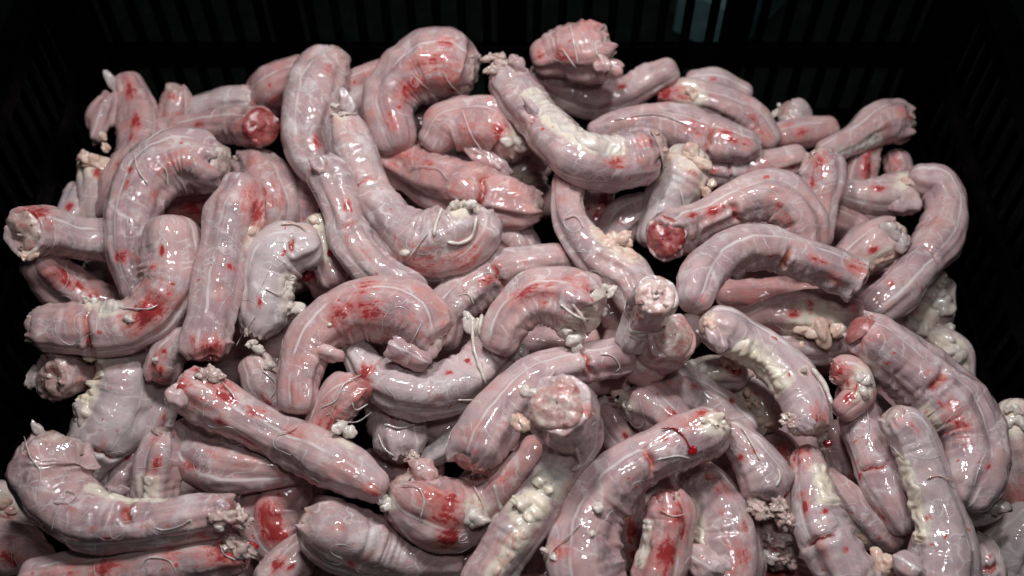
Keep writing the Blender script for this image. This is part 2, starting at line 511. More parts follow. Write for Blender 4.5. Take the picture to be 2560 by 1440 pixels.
# ---- left flank
N(66, "level neck at the left edge with a red bony end, above the S shaped neck",
  [(58, 580, 112), (110, 578, 120), (190, 598, 106), (290, 605, 108)], 'Xo', tone=(.3, .3, .6), blood=[(75, 535, 40, .75), (100, 520, 20, .8), (50, 590, 20, .6), (130, 560, 24, .4)], lumps=[(75, 640, 60, 26, 20, 'p')], strands=4)
N(92, "upright neck with a blood soaked lower end, crossing over the level ones beside it",
  [(602, 470, 100), (588, 540, 142), (562, 625, 124), (545, 710, 112), (530, 790, 108), (515, 850, 116), (515, 890, 124)], 'oR', tone=(.25, .1, .5), dors=20, blood=[(650, 520, 46, .72), (590, 660, 16, .8), (545, 880, 50, .62), (500, 895, 30, .5), (570, 740, 30, .3)],
  lumps=[(640, 592, 60, 42, 10, 'p')], strands=3)
N(91, "long S shaped neck with scarlet blotches at its bend and a torn joint",
  [(424, 592, 142), (426, 640, 146), (420, 720, 146), (365, 790, 132), (285, 822, 126), (190, 822, 124), (90, 818, 118)], 'oP', tone=(.45, .25, .7), dors=52, gash=[(232, 825, 1.1, 1.3)],
  blood=[(378, 780, 40, .95), (360, 700, 40, .45), (372, 660, 20, .6), (400, 615, 10, .8), (445, 714, 10, .9), (420, 740, 60, .35)], fat=[(.50, .66, -58, 22, 'w', .07)], lumps=[(322, 797, 24, 20, 30, 'w'), (230, 745, 60, 26, 10, 'w')],
  cords=[([(295, 765), (320, 770), (370, 772), (395, 762)], 6, 't')], strands=4)
N(34, "rounded neck flecked with blood under the level neck at the crate's side",
  [(100, 655, 96), (150, 705, 116), (215, 745, 112), (280, 760, 90)], 'oo', tone=(.7, .1, .6), blood=[(168, 680, 16, .9), (180, 705, 12, .9), (208, 705, 12, .9), (140, 690, 30, .5), (245, 735, 26, .7)], strands=3)
N(26, "grey veined neck showing through between the blood flecked neck and the great arched neck",
  [(240, 665, 70), (285, 700, 90), (320, 740, 80)], 'oo', tone=(.3, .4, 1), strands=1)
N(76, "fatty white neck with a small hole in its rounded end and a frilled inner side",
  [(760, 612, 112), (705, 630, 140), (665, 690, 132), (660, 770, 128), (640, 830, 100)], 'oW', tone=(.15, .6, 1.0), dors=40, gash=[(745, 612, .35, 1.2)], fat=[(.35, .72, -62, 26, 'w', .12)], blood=[(722, 617, 5, .9)],
  lumps=[(735, 775, 60, 56, 20, 'w'), (640, 860, 50, 34, 20, 'w')], cords=[([(690, 640), (665, 690), (640, 740)], 5, 't'), ([(700, 560), (740, 560), (770, 575)], 8, 'p'), ([(640, 790), (610, 830), (590, 865)], 4, 't'), ([(660, 720), (700, 735), (720, 700)], 6, 'w')], strands=4)
N(52, "neck piece with a yellow fat strip and bead of blood beside the straight lilac neck",
  [(800, 560, 70), (805, 620, 76), (830, 690, 86)], 'oo', tone=(.6, .2, .5), lumps=[(792, 575, 90, 36, 82, 'c'), (800, 620, 60, 26, 75, 'c'), (766, 690, 24, 30, 0, 'b'), (824, 632, 14, 18, 0, 'b')], strands=1)
N(48, "ragged meat stump beside the bead of blood, above the central arched neck",
  [(780, 685, 70), (835, 690, 88), (870, 700, 80)], 'Po', tone=(.5, .2, .6), blood=[(770, 690, 18, .9)], strands=1)
# ---- the middle
N(96, "large glossy arched neck at the centre with two red bruises on its flank",
  [(1075, 868, 118), (1030, 800, 176), (930, 772, 166), (838, 800, 138), (775, 862, 124), (748, 945, 110), (745, 1000, 96)], 'Po', tone=(.55, 0, .6), dors=38,
  blood=[(910, 785, 36, .70), (862, 790, 34, .62), (850, 815, 20, .6), (905, 710, 55, .50), (1050, 830, 50, .3), (880, 835, 26, .45), (958, 850, 16, .6), (1120, 800, 20, .4)],
  lumps=[(1025, 880, 110, 70, 25, 'f'), (820, 880, 80, 36, 20, 'f'), (824, 812, 11, 9, 0, 'c')], cords=[([(1055, 805), (1035, 845), (1012, 880)], 4, 't'), ([(1010, 875), (1025, 895), (1070, 905)], 4, 't')], gash=[(840, 905, .6)], strands=3)
N(70, "wide bellied neck below the central arch with melted looking white fat cords on one end",
  [(890, 882, 70), (935, 935, 104), (1020, 975, 136), (1110, 972, 146), (1190, 925, 140), (1230, 860, 120), (1215, 800, 80)], 'oW', tone=(.15, .4, .9), dors=50, gash=[(955, 915, .8, .8)],
  blood=[(905, 935, 34, .85), (1180, 897, 12, .95), (1118, 920, 8, .9), (1080, 955, 10, .4)], lumps=[(1180, 800, 60, 40, 60, 'w'), (1290, 880, 60, 40, 10, 'w')],
  cords=[([(1205, 785), (1200, 830), (1220, 855), (1245, 905)], 17, 'w'), ([(1180, 800), (1185, 870), (1205, 930), (1215, 960)], 13, 'w'), ([(1215, 790), (1235, 830), (1248, 870)], 14, 'c'), ([(1145, 1000), (1185, 1000)], 8, 'w')], strands=4)
N(68, "lilac neck with a ring shaped crack, running up from behind the central arched neck",
  [(1450, 640, 72), (1360, 655, 92), (1265, 672, 100), (1180, 720, 118), (1120, 780, 108), (1110, 840, 90)], 'Po', tone=(.3, .15, .8), gash=[(1245, 690, 1.2, 1.1)], blood=[(1242, 660, 7, .95), (1245, 640, 14, .6), (1310, 642, 16, .4), (1425, 625, 18, .4)],
  cords=[([(1140, 740), (1170, 735), (1185, 760)], 5, 't')], strands=4)
N(94, "thick humped neck with a pink bruise and torn fatty end, beside the central arch",
  [(1478, 775, 176), (1425, 752, 168), (1345, 745, 142), (1282, 790, 122), (1255, 850, 100)], 'Wo', tone=(.5, .2, .8), dors=40, blood=[(1305, 715, 36, .68), (1350, 730, 50, .45), (1475, 715, 18, .7), (1425, 690, 40, .4), (1480, 815, 6, .95), (1422, 836, 9, .95)],
  lumps=[(1440, 840, 90, 60, 30, 'w'), (1505, 770, 50, 30, 80, 'w'), (1525, 730, 24, 40, 0, 'w')], cords=[([(1430, 760), (1460, 800), (1470, 840)], 11, 'w'), ([(1400, 760), (1440, 790), (1480, 800)], 9, 'w')], strands=3)
N(93, "upright neck stump with a pale round cut face showing a small pink core",
  [(1580, 850, 84, 0), (1610, 790, 96, 10), (1640, 738, 112, 44)], 'oV', tone=(.25, .5, .9), fat=[(.15, .6, -20, 34, 'w', .09)], strands=2)
N(84, "upright neck stump with a blood red core, below the stump with the pale round face",
  [(1600, 925, 96, 0), (1640, 880, 110, 10), (1682, 842, 118, 42)], 'oX', tone=(.7, .2, .5), blood=[(1700, 815, 26, .7)], fat=[(.1, .5, 20, 24, 'p', .05)], strands=2)
N(82, "slim upright neck with a bony open top curving off into a frill of orange fat",
  [(1432, 425, 82), (1418, 490, 82), (1432, 560, 92), (1490, 640, 108), (1570, 690, 116), (1600, 760, 100)], 'Wo', tone=(.35, .3, .9), fat=[(.45, .8, -62, 26, 'p', .12)], lumps=[(1400, 400, 34, 20, 80, 'w'), (1392, 405, 20, 14, 20, 'b'), (1445, 405, 46, 26, 30, 'm'), (1555, 600, 80, 44, 20, 'p')],
  blood=[(1410, 430, 26, .5), (1425, 450, 14, .6)], cords=[([(1410, 545), (1440, 540), (1460, 570)], 5, 't')], strands=4)
N(20, "dark lilac neck streaked with red lines in the gap behind the slim upright neck",
  [(1505, 478, 80), (1490, 530, 88), (1478, 600, 80)], 'Ro', tone=(.4, 0, .3), blood=[(1510, 482, 20, .9), (1490, 515, 14, .6), (1515, 530, 14, .6)], cords=[([(1465, 525), (1495, 510), (1520, 495)], 6, 'b')], strands=1)
N(32, "glossy rounded neck back with bright highlights, behind the frill of orange fat",
  [(1610, 520, 76), (1560, 552, 92), (1525, 610, 86)], 'oo', tone=(.3, .1, .5), strands=1)
N(62, "pale neck with a collar of orange fat under the end of the long diagonal neck",
  [(1725, 405, 100), (1702, 450, 132), (1665, 520, 116), (1640, 590, 96)], 'oo', tone=(.2, .6, .8), dors=70, fat=[(.0, .45, 68, 24, 'p', .14)], lumps=[(1735, 395, 80, 50, 60, 'p'), (1765, 470, 50, 40, 70, 'p')], cords=[([(1680, 440), (1650, 500), (1630, 570)], 6, 't'), ([(1700, 470), (1710, 520), (1690, 560)], 8, 'w')], strands=3)
N(98, "long diagonal neck with a knobbly top and a smooth white band running down it",
  [(1262, 178, 104), (1300, 245, 118), (1365, 318, 122), (1445, 385, 130), (1530, 402, 136), (1605, 385, 148), (1645, 372, 140)], 'WP', tone=(.2, .2, .6), dors=60, gash=[(1372, 330, .7, 1.5)],
  fat=[(.22, .78, -40, 25, 'w', .07)], blood=[(1640, 350, 12, .9), (1600, 415, 14, .5), (1660, 400, 40, .35), (1480, 355, 5, .9), (1630, 340, 22, .5)],
  lumps=[(1262, 152, 90, 56, 70, 'm'), (1228, 160, 50, 28, 80, 'm'), (1215, 148, 26, 22, 0, 'm'), (1290, 160, 50, 40, 60, 'f'), (1330, 270, 70, 26, 50, 'f')], strands=2)
N(64, "thick neck piece with a ragged cut end, highest of the heap against the back wall",
  [(1512, 105, 124), (1470, 120, 150), (1410, 125, 132), (1362, 142, 92)], 'Po', dz=0.03, tone=(.75, 0, .4), dors=45, blood=[(1395, 150, 26, .6), (1350, 150, 20, .6), (1480, 45, 30, .4), (1540, 170, 16, .6)], lumps=[(1530, 172, 60, 40, 10, 'f'), (1505, 160, 50, 40, 40, 'f')],
  cords=[([(1425, 60), (1435, 110), (1445, 160)], 6, 't'), ([(1405, 120), (1425, 150), (1440, 170)], 5, 't'), ([(1480, 100), (1495, 140)], 5, 't')], strands=1)
N(50, "smooth lilac neck curving like a bow beneath the highest piece at the back",
  [(1350, 195, 84), (1410, 220, 108), (1475, 245, 116), (1550, 240, 96), (1615, 205, 82), (1668, 178, 72)], 'oo', tone=(.3, .2, .5), blood=[(1390, 210, 40, .35), (1435, 198, 5, .8)], lumps=[(1385, 190, 90, 36, 20, 'f')], strands=2)
N(38, "neck with a red end and a pale sawn ring beside it, along the back wall",
  [(1652, 236, 60), (1715, 240, 84), (1800, 262, 100), (1868, 300, 104), (1915, 350, 80)], 'Ro', tone=(.4, .1, .4), blood=[(1650, 235, 36, .85), (1695, 230, 26, .6), (1900, 350, 26, .5), (1890, 300, 10, .7)], lumps=[(1732, 235, 70, 26, 80, 'p')], strands=2)
N(24, "grey neck hump at the very back behind the neck with the pale sawn ring",
  [(1735, 205, 60), (1790, 208, 72), (1850, 240, 70)], 'oo', tone=(.3, .2, .3), strands=0)
N(56, "long bowed neck at the back with a dark split across its right part",
  [(1492, 330, 60), (1560, 310, 84), (1660, 312, 102), (1760, 342, 112), (1830, 362, 104), (1890, 372, 78)], 'oP', tone=(.45, .1, .5), dors=35, gash=[(1778, 350, .9, .9)], blood=[(1815, 320, 18, .7), (1825, 350, 14, .6), (1730, 330, 30, .45), (1880, 365, 30, .5)], cords=[([(1530, 300), (1640, 285), (1740, 320)], 5, 't')], strands=2)
N(20, "cream fatty tip sticking up behind the necks on the back edge",
  [(1962, 274, 70), (1985, 296, 84), (2000, 345, 84)], 'Po', tone=(.35, .5, .8), lumps=[(1940, 275, 44, 22, 120, 'w')], strands=0)
N(26, "blurred pink lump of neck next to the cream fatty tip",
  [(1955, 345, 78), (2010, 335, 84), (2070, 325, 70)], 'oo', tone=(.8, .1, .4), blood=[(1960, 300, 14, .4)], strands=0)
N(46, "neck with a flat white tendon, its cut tip reaching out at the back right corner",
  [(2268, 308, 98), (2205, 308, 104), (2140, 345, 76), (2065, 378, 62)], 'Po', tone=(.45, .1, .4), fat=[(.45, 1.0, -55, 28, 'w', .06)], blood=[(2288, 285, 12, .8), (2210, 335, 24, .4)], strands=1)
N(36, "small upright neck end with a bright red stain, below the neck with the white tendon",
  [(2175, 365, 70), (2160, 410, 82), (2150, 460, 76)], 'oo', tone=(.6, .1, .4), blood=[(2185, 418, 22, .85), (2205, 352, 16, .5)], strands=0)
N(35, "stub of neck with a little red hollow, at the right under the tendon neck",
  [(2232, 385, 54), (2246, 425, 66), (2245, 470, 66)], 'Po', tone=(.7, 0, .3), blood=[(2238, 392, 14, .6)], strands=0)
N(54, "level grey neck with a brown crack across it below the long bowed neck",
  [(1745, 415, 64), (1820, 425, 84), (1905, 415, 86), (1985, 395, 82)], 'oo', tone=(.35, .25, .6), gash=[(1815, 422, .9, .6)], blood=[(1930, 440, 40, .4), (1985, 430, 20, .6)], strands=2)
N(61, "upright neck with a red streaked shoulder beside the level grey neck",
  [(2052, 385, 90), (2060, 435, 110), (2050, 510, 88), (2042, 590, 84)], 'Po', tone=(.55, .15, .7), blood=[(2035, 400, 26, .6), (2020, 450, 14, .7), (2045, 425, 10, .7), (2025, 515, 16, .8)], strands=2)
N(86, "neck with a raw red cut face turned to the front left and a torn joint",
  [(1662, 596, 130, 26), (1690, 584, 118, 8), (1735, 562, 104), (1790, 535, 100), (1865, 500, 118), (1940, 492, 130), (1995, 545, 130), (2010, 600, 110)], 'Ro', tone=(.4, .1, .5), dors=40, gash=[(1832, 540, .7, 1.6)], blood=[(1660, 530, 14, .9), (1785, 515, 16, .8), (1800, 505, 10, .9), (1935, 520, 18, .6), (1960, 555, 20, .5), (1640, 610, 30, .6)], strands=3)
N(79, "long neck hooked round the right edge of the heap, smooth and lilac",
  [(2300, 448, 76), (2345, 462, 96), (2368, 530, 112), (2342, 610, 110), (2275, 690, 104), (2190, 770, 92)], 'oo', tone=(.35, 0, .5), dors=20, gash=[(2305, 655, .6, .7)], strands=3)
N(59, "short neck with a bulging yellowish knob joined to the inside of the hooked neck",
  [(2320, 470, 80), (2250, 480, 96), (2175, 488, 80), (2120, 480, 70)], 'oo', tone=(.45, .35, .5), lumps=[(2265, 505, 70, 64, 20, 'f'), (2270, 455, 60, 30, 10, 'p')], strands=1)
N(47, "pinkish glossy neck end with pale fat bumps, inside the curve of the hooked neck",
  [(2240, 585, 96), (2180, 618, 112), (2130, 650, 90)], 'Wo', tone=(.6, .2, .5), fat=[(.35, .95, -40, 18, 'p', .06)], lumps=[(2225, 575, 60, 34, 30, 's'), (2255, 605, 40, 50, 0, 's')], strands=1)
N(14, "dim neck piece down in the dark hollow behind the upright neck with the red shoulder",
  [(2085, 545, 76), (2135, 570, 80), (2160, 600, 70)], 'oo', tone=(.6, 0, .2), strands=0)
N(89, "bow shaped neck over a dark hollow, with a torn hole midway and bloody open end",
  [(1738, 745, 92), (1758, 690, 112), (1818, 632, 108), (1915, 620, 108), (2020, 650, 108), (2095, 678, 112), (2140, 700, 112)], 'oX', tone=(.25, .15, .7), dors=38, gash=[(1948, 655, .7, 2.0)], blood=[(2050, 650, 14, .8), (2065, 665, 8, .7), (2140, 655, 24, .6), (2075, 705, 22, .45), (1945, 650, 26, .4), (1930, 615, 14, .35), (1770, 755, 26, .45)], strands=4)
N(10, "dark red neck lying in the hollow under the long bow shaped neck",
  [(1820, 735, 84), (1920, 738, 84), (2040, 725, 80)], 'oo', tone=(1, 0, 0), blood=[(1900, 760, 40, .35)], strands=0)
N(33, "pink neck with two red flecks and an orange fat fold below the bow shaped neck",
  [(1870, 800, 60), (1950, 785, 94), (2040, 782, 112), (2120, 780, 100)], 'oo', tone=(.8, .1, .4), blood=[(1990, 770, 12, .85), (2025, 762, 18, .8), (2140, 745, 30, .5)], lumps=[(2040, 825, 150, 50, -6, 'p'), (2000, 845, 44, 36, 30, 'p')], strands=2)
N(13, "grey ribbed stretch of neck under the fold of orange fat",
  [(1960, 855, 80), (2040, 868, 84), (2110, 860, 80)], 'oo', tone=(.3, .3, .9), strands=1)
N(87, "neck with a broad wrinkled band of cream fat and a bloody stub at its end",
  [(1765, 805, 92), (1835, 840, 112), (1920, 890, 116), (1980, 960, 122), (2018, 1030, 124), (2030, 1070, 116)], 'PX', tone=(.15, .2, .6), dors=75, fat=[(.18, .74, -38, 38, 'c', .09)],
  lumps=[(1768, 810, 60, 40, 60, 'p'), (1790, 845, 70, 40, 70, 'f'), (2015, 1060, 44, 40, 20, 'f'), (2060, 1105, 50, 30, 70, 'm'), (2068, 1108, 22, 20, 0, 'b'), (1985, 1060, 24, 40, 20, 'm'), (2010, 925, 20, 18, 0, 'w')], blood=[(2060, 1060, 30, .6)], cords=[([(2030, 920), (2060, 960), (2080, 1010)], 16, 'w')], strands=2)
N(95, "massive lilac neck sweeping down the right side with a split near its shoulder",
  [(2150, 822, 126), (2205, 870, 130), (2280, 930, 154), (2362, 992, 172), (2420, 1075, 172), (2432, 1155, 154), (2408, 1230, 120)], 'Do', tone=(.2, .05, .7), dors=45, gash=[(2332, 932, .5, 1.6)], blood=[(2395, 1042, 40, .55), (2412, 1055, 12, .8), (2340, 1012, 10, .8), (2150, 850, 40, .4), (2340, 930, 16, .5), (2480, 1155, 8, .7)], fat=[(.42, .66, -60, 26, 'p', .04)], strands=4)
N(16, "pale bumpy fat covered neck between the hooked neck and the massive lilac neck",
  [(2352, 715, 70), (2325, 780, 120), (2300, 840, 96)], 'oo', tone=(.4, .5, .9), lumps=[(2300, 815, 60, 50, 20, 'w'), (2345, 760, 90, 60, 70, 'w'), (2270, 800, 50, 40, 20, 'w'), (2345, 840, 60, 50, 60, 'w'), (2360, 700, 40, 30, 60, 'w')], blood=[(2350, 750, 20, .4)], strands=0)
N(18, "lumpy cream fat covered neck halfway down the right edge, behind the massive lilac neck",
  [(2345, 850, 80), (2390, 885, 80), (2405, 940, 70)], 'oo', tone=(.4, .5, .8), lumps=[(2380, 870, 80, 50, 40, 'w'), (2400, 910, 50, 40, 60, 'w')], strands=0)
N(30, "neck cut off by the right edge, with a pale top and dark bloody underside",
  [(2548, 1035, 100), (2542, 1110, 124), (2546, 1190, 120), (2556, 1270, 100)], 'oo', tone=(.55, .3, .6), blood=[(2530, 1240, 40, .55), (2555, 1265, 30, .6)], lumps=[(2535, 1060, 70, 60, 10, 'w'), (2525, 1025, 50, 36, 20, 'w')], strands=2)
N(75, "wedge shaped neck end with a white bone chip above the neck with the blood loop",
  [(1562, 985, 110), (1615, 1005, 140), (1672, 1045, 118), (1720, 1095, 90)], 'Wo', tone=(.5, .15, .5), dors=30, blood=[(1575, 940, 26, .55), (1590, 955, 20, .4)], lumps=[(1556, 1005, 50, 16, 15, 'w'), (1570, 1020, 40, 12, 40, 'w'), (1545, 978, 40, 30, 10, 'p')], strands=3)
N(63, "pale milky neck bowed behind the wedge shaped neck end",
  [(1625, 945, 70), (1700, 972, 104), (1785, 1015, 106), (1850, 1075, 90)], 'oo', tone=(.3, .5, 1), dors=50, blood=[(1740, 955, 16, .5), (1785, 970, 12, .4), (1835, 990, 14, .7), (1660, 938, 40, .35)], strands=3)
N(39, "white fatty stump with a red speck on its tip, left of the wrinkled cream band",
  [(1725, 945, 70), (1780, 935, 88), (1840, 935, 80)], 'oo', tone=(.3, .7, .7), blood=[(1812, 905, 8, .9), (1830, 925, 14, .6)], lumps=[(1760, 920, 90, 50, 15, 'w'), (1820, 915, 50, 36, 20, 'p')], strands=1)
N(37, "ragged orange and pink scraps of neck under the bend of the neck with frilled fat",
  [(1850, 950, 80), (1895, 1000, 96), (1925, 1070, 90)], 'oP', tone=(.6, .4, .6), blood=[(1930, 1075, 26, .5)], lumps=[(1880, 1000, 80, 36, 60, 'p'), (1945, 1030, 56, 36, 60, 'p'), (1905, 1055, 60, 40, 20, 'p'), (1880, 925, 60, 40, 30, 'm')], strands=1)
N(27, "plain pinkish neck end between the ball shaped cut face and the wedge shaped end",
  [(1500, 1010, 76), (1535, 1060, 100), (1580, 1115, 96)], 'Wo', tone=(.6, .25, .6), strands=2)
N(65, "slender lilac neck split once across its lower half, left of the long bent neck",
  [(2145, 985, 92), (2152, 1045, 104), (2178, 1130, 108), (2215, 1220, 108), (2252, 1300, 96)], 'oo', tone=(.2, 0, .6), gash=[(2192, 1185, .8, .8)], blood=[(2138, 1180, 16, .8), (2190, 1290, 16, .7), (2130, 1150, 10, .7)], cords=[([(2165, 1015), (2172, 1060), (2165, 1110)], 4, 't')], strands=3)
N(67, "curled pink neck end shaped like a hook beside the frilled neck's bloody stub",
  [(2085, 925, 66), (2130, 935, 78), (2142, 985, 76), (2110, 1020, 70)], 'Ro', tone=(1, .1, .3), blood=[(2085, 920, 26, .8), (2110, 960, 30, .5)], lumps=[(2165, 960, 90, 40, 80, 'w')], strands=1)
N(97, "long bent neck edged with creamy fat, running down to the lower right",
  [(2232, 1040, 92), (2270, 1085, 108), (2305, 1170, 114), (2335, 1260, 122), (2355, 1340, 150), (2345, 1425, 190)], 'Po', tone=(.2, .3, .8), dors=60, fat=[(.22, .86, -56, 26, 'c', .10)], blood=[(2235, 1030, 30, .4), (2300, 1060, 14, .5), (2358, 1327, 6, .9)], lumps=[(2285, 1420, 90, 66, 30, 'f'), (2215, 1395, 44, 60, 20, 'p')], cords=[([(2315, 1195), (2350, 1190), (2385, 1205)], 6, 'p')], strands=4)
N(85, "tapering neck with a yellow fat patch, two round blood drops and a cut across it",
  [(2015, 1128, 76), (2028, 1190, 92), (2042, 1260, 116), (2068, 1340, 138), (2110, 1420, 150), (2140, 1470, 140)], 'Do', tone=(.2, .15, .8), gash=[(2050, 1352, .75, .6)], fat=[(.13, .42, -42, 30, 'c', .09)], blood=[(2004, 1258, 14, .95), (2063, 1268, 11, .95), (1990, 1120, 40, .6), (1995, 1240, 26, .55), (2045, 1350, 24, .4)], strands=4)
N(57, "blunt ended neck with a fat lined edge pointing at the long bent neck",
  [(2075, 1190, 50), (2125, 1255, 92), (2180, 1305, 116), (2215, 1335, 104)], 'oo', tone=(.4, .2, .6), fat=[(.2, .85, 60, 20, 'p', .07)], strands=2)
N(53, "pale neck end with a pointed skin flap, right of the long bent neck",
  [(2385, 1275, 84), (2440, 1268, 96), (2490, 1268, 66)], 'oW', tone=(.1, .6, .8), lumps=[(2490, 1268, 60, 40, 10, 's')], strands=1)
N(43, "broad pale ribbed neck filling the lower right corner",
  [(2575, 1310, 120), (2530, 1370, 134), (2500, 1450, 140)], 'oo', tone=(.15, .6, 1), strands=2)
N(49, "fat rimmed neck end with a dark hollow near the lower right corner",
  [(2430, 1350, 76), (2462, 1400, 92), (2470, 1465, 90)], 'Wo', tone=(.2, .6, .7), gash=[(2478, 1420, .5, 2.0)], strands=1)
# ---- the near side
N(99, "big curved neck with a thin red loop of blood and dazzling highlights, topmost in front",
  [(1805, 1058, 112), (1740, 1092, 124), (1655, 1128, 128), (1570, 1180, 134), (1500, 1250, 158), (1462, 1335, 176), (1462, 1420, 182), (1490, 1490, 170)], 'Po', tone=(.25, .05, .6), dors=25, gash=[(1618, 1155, .65, 1.3)], blood=[(1385, 1375, 40, .55), (1665, 1085, 7, .95), (1730, 1045, 26, .5), (1760, 1020, 16, .8)],
  lumps=[(1785, 1052, 76, 24, 10, 'c'), (1495, 1270, 26, 28, 0, 'w'), (1372, 1385, 44, 34, 40, 'w'), (1732, 1126, 22, 26, 40, 'b'), (1480, 1335, 12, 18, 20, 'c')], cords=[([(1652, 1072), (1682, 1070), (1708, 1088), (1722, 1115), (1735, 1128)], 6, 'b'), ([(1450, 1310), (1420, 1340), (1385, 1370), (1370, 1400)], 6, 't'), ([(1640, 1150), (1690, 1140), (1725, 1145)], 6, 'w')], strands=4)
N(71, "neck with a black hole torn in it and cream frills down its left side",
  [(1735, 1185, 100), (1778, 1245, 134), (1815, 1330, 158), (1818, 1420, 166), (1800, 1480, 150)], 'oo', tone=(.4, .25, .6), dors=60, gash=[(1792, 1212, .35, 2.6)], fat=[(.18, .72, -58, 22, 'c', .10)], blood=[(1800, 1205, 22, .6), (1855, 1385, 40, .5), (1870, 1310, 16, .6), (1830, 1360, 30, .4)], lumps=[(1770, 1410, 105, 80, 30, 'f')], strands=4)
N(83, "short raw red neck smeared with blood, left of the neck with the black hole",
  [(1668, 1240, 108), (1675, 1300, 122), (1662, 1370, 124), (1642, 1450, 130)], 'Do', tone=(1, .1, .4), blood=[(1715, 1290, 34, .8), (1660, 1378, 34, .9), (1705, 1250, 20, .7), (1720, 1330, 20, .7), (1620, 1370, 26, .4), (1650, 1265, 26, .5)], fat=[(.3, .9, -60, 16, 'w', .05)], cords=[([(1645, 1270), (1680, 1290), (1715, 1285)], 6, 'p')], strands=3)
N(81, "smooth neck ending in a ragged brownish cut end, hanging down beside the black hole",
  [(1830, 1085, 76), (1868, 1130, 104), (1905, 1190, 124), (1925, 1235, 124)], 'oD', tone=(.2, .3, .7), dors=50, blood=[(1880, 1122, 5, .9)], cords=[([(1945, 1170), (1950, 1195), (1940, 1215)], 10, 'w'), ([(1850, 1060), (1880, 1110), (1900, 1150)], 8, 'w')], lumps=[(1925, 1275, 110, 60, 10, 'm'), (1955, 1300, 60, 50, 60, 'm')], strands=3)
N(29, "torn dark meaty scraps in the gap below the ragged brownish cut end",
  [(1915, 1290, 80), (1940, 1350, 96), (1955, 1410, 84)], 'oP', tone=(.6, .1, .5), blood=[(1950, 1390, 30, .5)], lumps=[(1940, 1345, 80, 50, 40, 'm'), (1965, 1385, 60, 40, 70, 'm'), (1920, 1390, 50, 34, 20, 's')], strands=1)
N(25, "blood streaked neck just entering at the picture's lower edge below the dark scraps",
  [(1895, 1432, 66), (1945, 1432, 76), (2005, 1440, 70)], 'oo', tone=(1, 0, .2), blood=[(1925, 1418, 40, .8), (1985, 1425, 26, .6)], strands=0)
N(31, "red cornered neck scrap above the tapering neck with the yellow fat patch",
  [(1925, 1105, 66), (1960, 1135, 80), (1990, 1180, 70)], 'oo', tone=(.8, .1, .4), blood=[(1942, 1120, 30, .75)], strands=0)
N(100, "thick neck with a ball shaped cut face turned to the viewer and ruffled cream fat",
  [(1396, 1014, 150, 38), (1412, 1045, 158, 18), (1428, 1095, 146, 4), (1395, 1180, 108, 0), (1342, 1262, 110, 0), (1275, 1348, 124, 0), (1208, 1450, 130, 0)], 'Qo', tone=(.3, .25, .8), dors=60, fat=[(.34, .50, 0, 50, 'w', .05), (.50, .64, -10, 34, 'c', .06), (.68, .96, 15, 16, 'p', .03)], blood=[(1470, 1020, 30, .55), (1480, 1080, 24, .5), (1250, 1350, 40, .3)],
  lumps=[(1310, 1275, 80, 46, 30, 'c'), (1360, 1215, 60, 40, 40, 'c'), (1320, 985, 56, 34, 20, 'w'), (1310, 1040, 40, 56, 20, 'p')], cords=[([(1480, 1030), (1490, 1050), (1478, 1065)], 7, 'w'), ([(1440, 1120), (1450, 1160), (1430, 1175)], 12, 'w')], strands=3)
N(94, "long straight neck with a blood crusted torn end, lying diagonally across the near side",
  [(462, 975, 116), (520, 1000, 126), (600, 1042, 114), (690, 1090, 120), (790, 1140, 130), (880, 1185, 130), (930, 1215, 100)], 'Xo', tone=(.4, .25, .5), dors=15, blood=[(450, 945, 50, .75), (540, 935, 40, .7), (570, 985, 24, .8), (640, 1025, 14, .8), (622, 1118, 16, .8), (545, 1065, 18, .65), (660, 1015, 20, .5), (945, 1220, 26, .6), (730, 1060, 30, .35), (490, 1010, 30, .4)],
  lumps=[(520, 935, 90, 36, 10, 'm'), (440, 990, 60, 40, 70, 'f'), (868, 1075, 70, 40, 20, 'w')], cords=[([(690, 1085), (730, 1075), (745, 1060)], 5, 'p'), ([(555, 955), (575, 975), (590, 1000)], 5, 't')], strands=3)
N(51, "flat round backed neck like a half moon, under the long straight diagonal neck",
  [(460, 1085, 96), (500, 1135, 130), (570, 1165, 140), (650, 1178, 110), (735, 1180, 60)], 'oo', tone=(.45, .15, .7), dors=25, blood=[(535, 1120, 20, .35), (600, 1150, 26, .3)], strands=2)
N(73, "raw pink neck end tangled with thin looping membranes, at the central arch's foot",
  [(898, 965, 104), (850, 1005, 126), (810, 1060, 100)], 'Do', tone=(.85, 0, .5), blood=[(830, 1060, 40, .55), (830, 1075, 20, .7), (915, 990, 20, .5)], cords=[([(905, 935), (860, 960), (840, 1000), (800, 1020)], 6, 't'), ([(880, 1005), (890, 1025), (920, 1010)], 6, 't'), ([(840, 1050), (890, 1055), (930, 1030)], 6, 't')], strands=4)
N(69, "white marbled neck stump with a ragged dark cut end, below the wide bellied neck",
  [(960, 985, 110), (985, 1040, 132), (1002, 1110, 126), (1008, 1135, 116)], 'oW', tone=(.15, .5, 1.0), lumps=[(1010, 1140, 80, 34, 10, 'm')], cords=[([(945, 1085), (960, 1120), (985, 1140)], 8, 'w'), ([(960, 1060), (1000, 1070), (1040, 1060)], 8, 'w')], strands=3)
N(11, "dim grey neck deep in the gap beside the white marbled stump",
  [(1060, 1065, 70), (1110, 1075, 84), (1150, 1060, 70)], 'oo', tone=(.2, .2, .3), strands=0)
N(17, "cream strip of fat deep between the white marbled stump and the smooth diagonal neck",
  [(1060, 1150, 50), (1110, 1120, 64), (1140, 1090, 60)], 'oo', tone=(.1, .9, .8), strands=0)
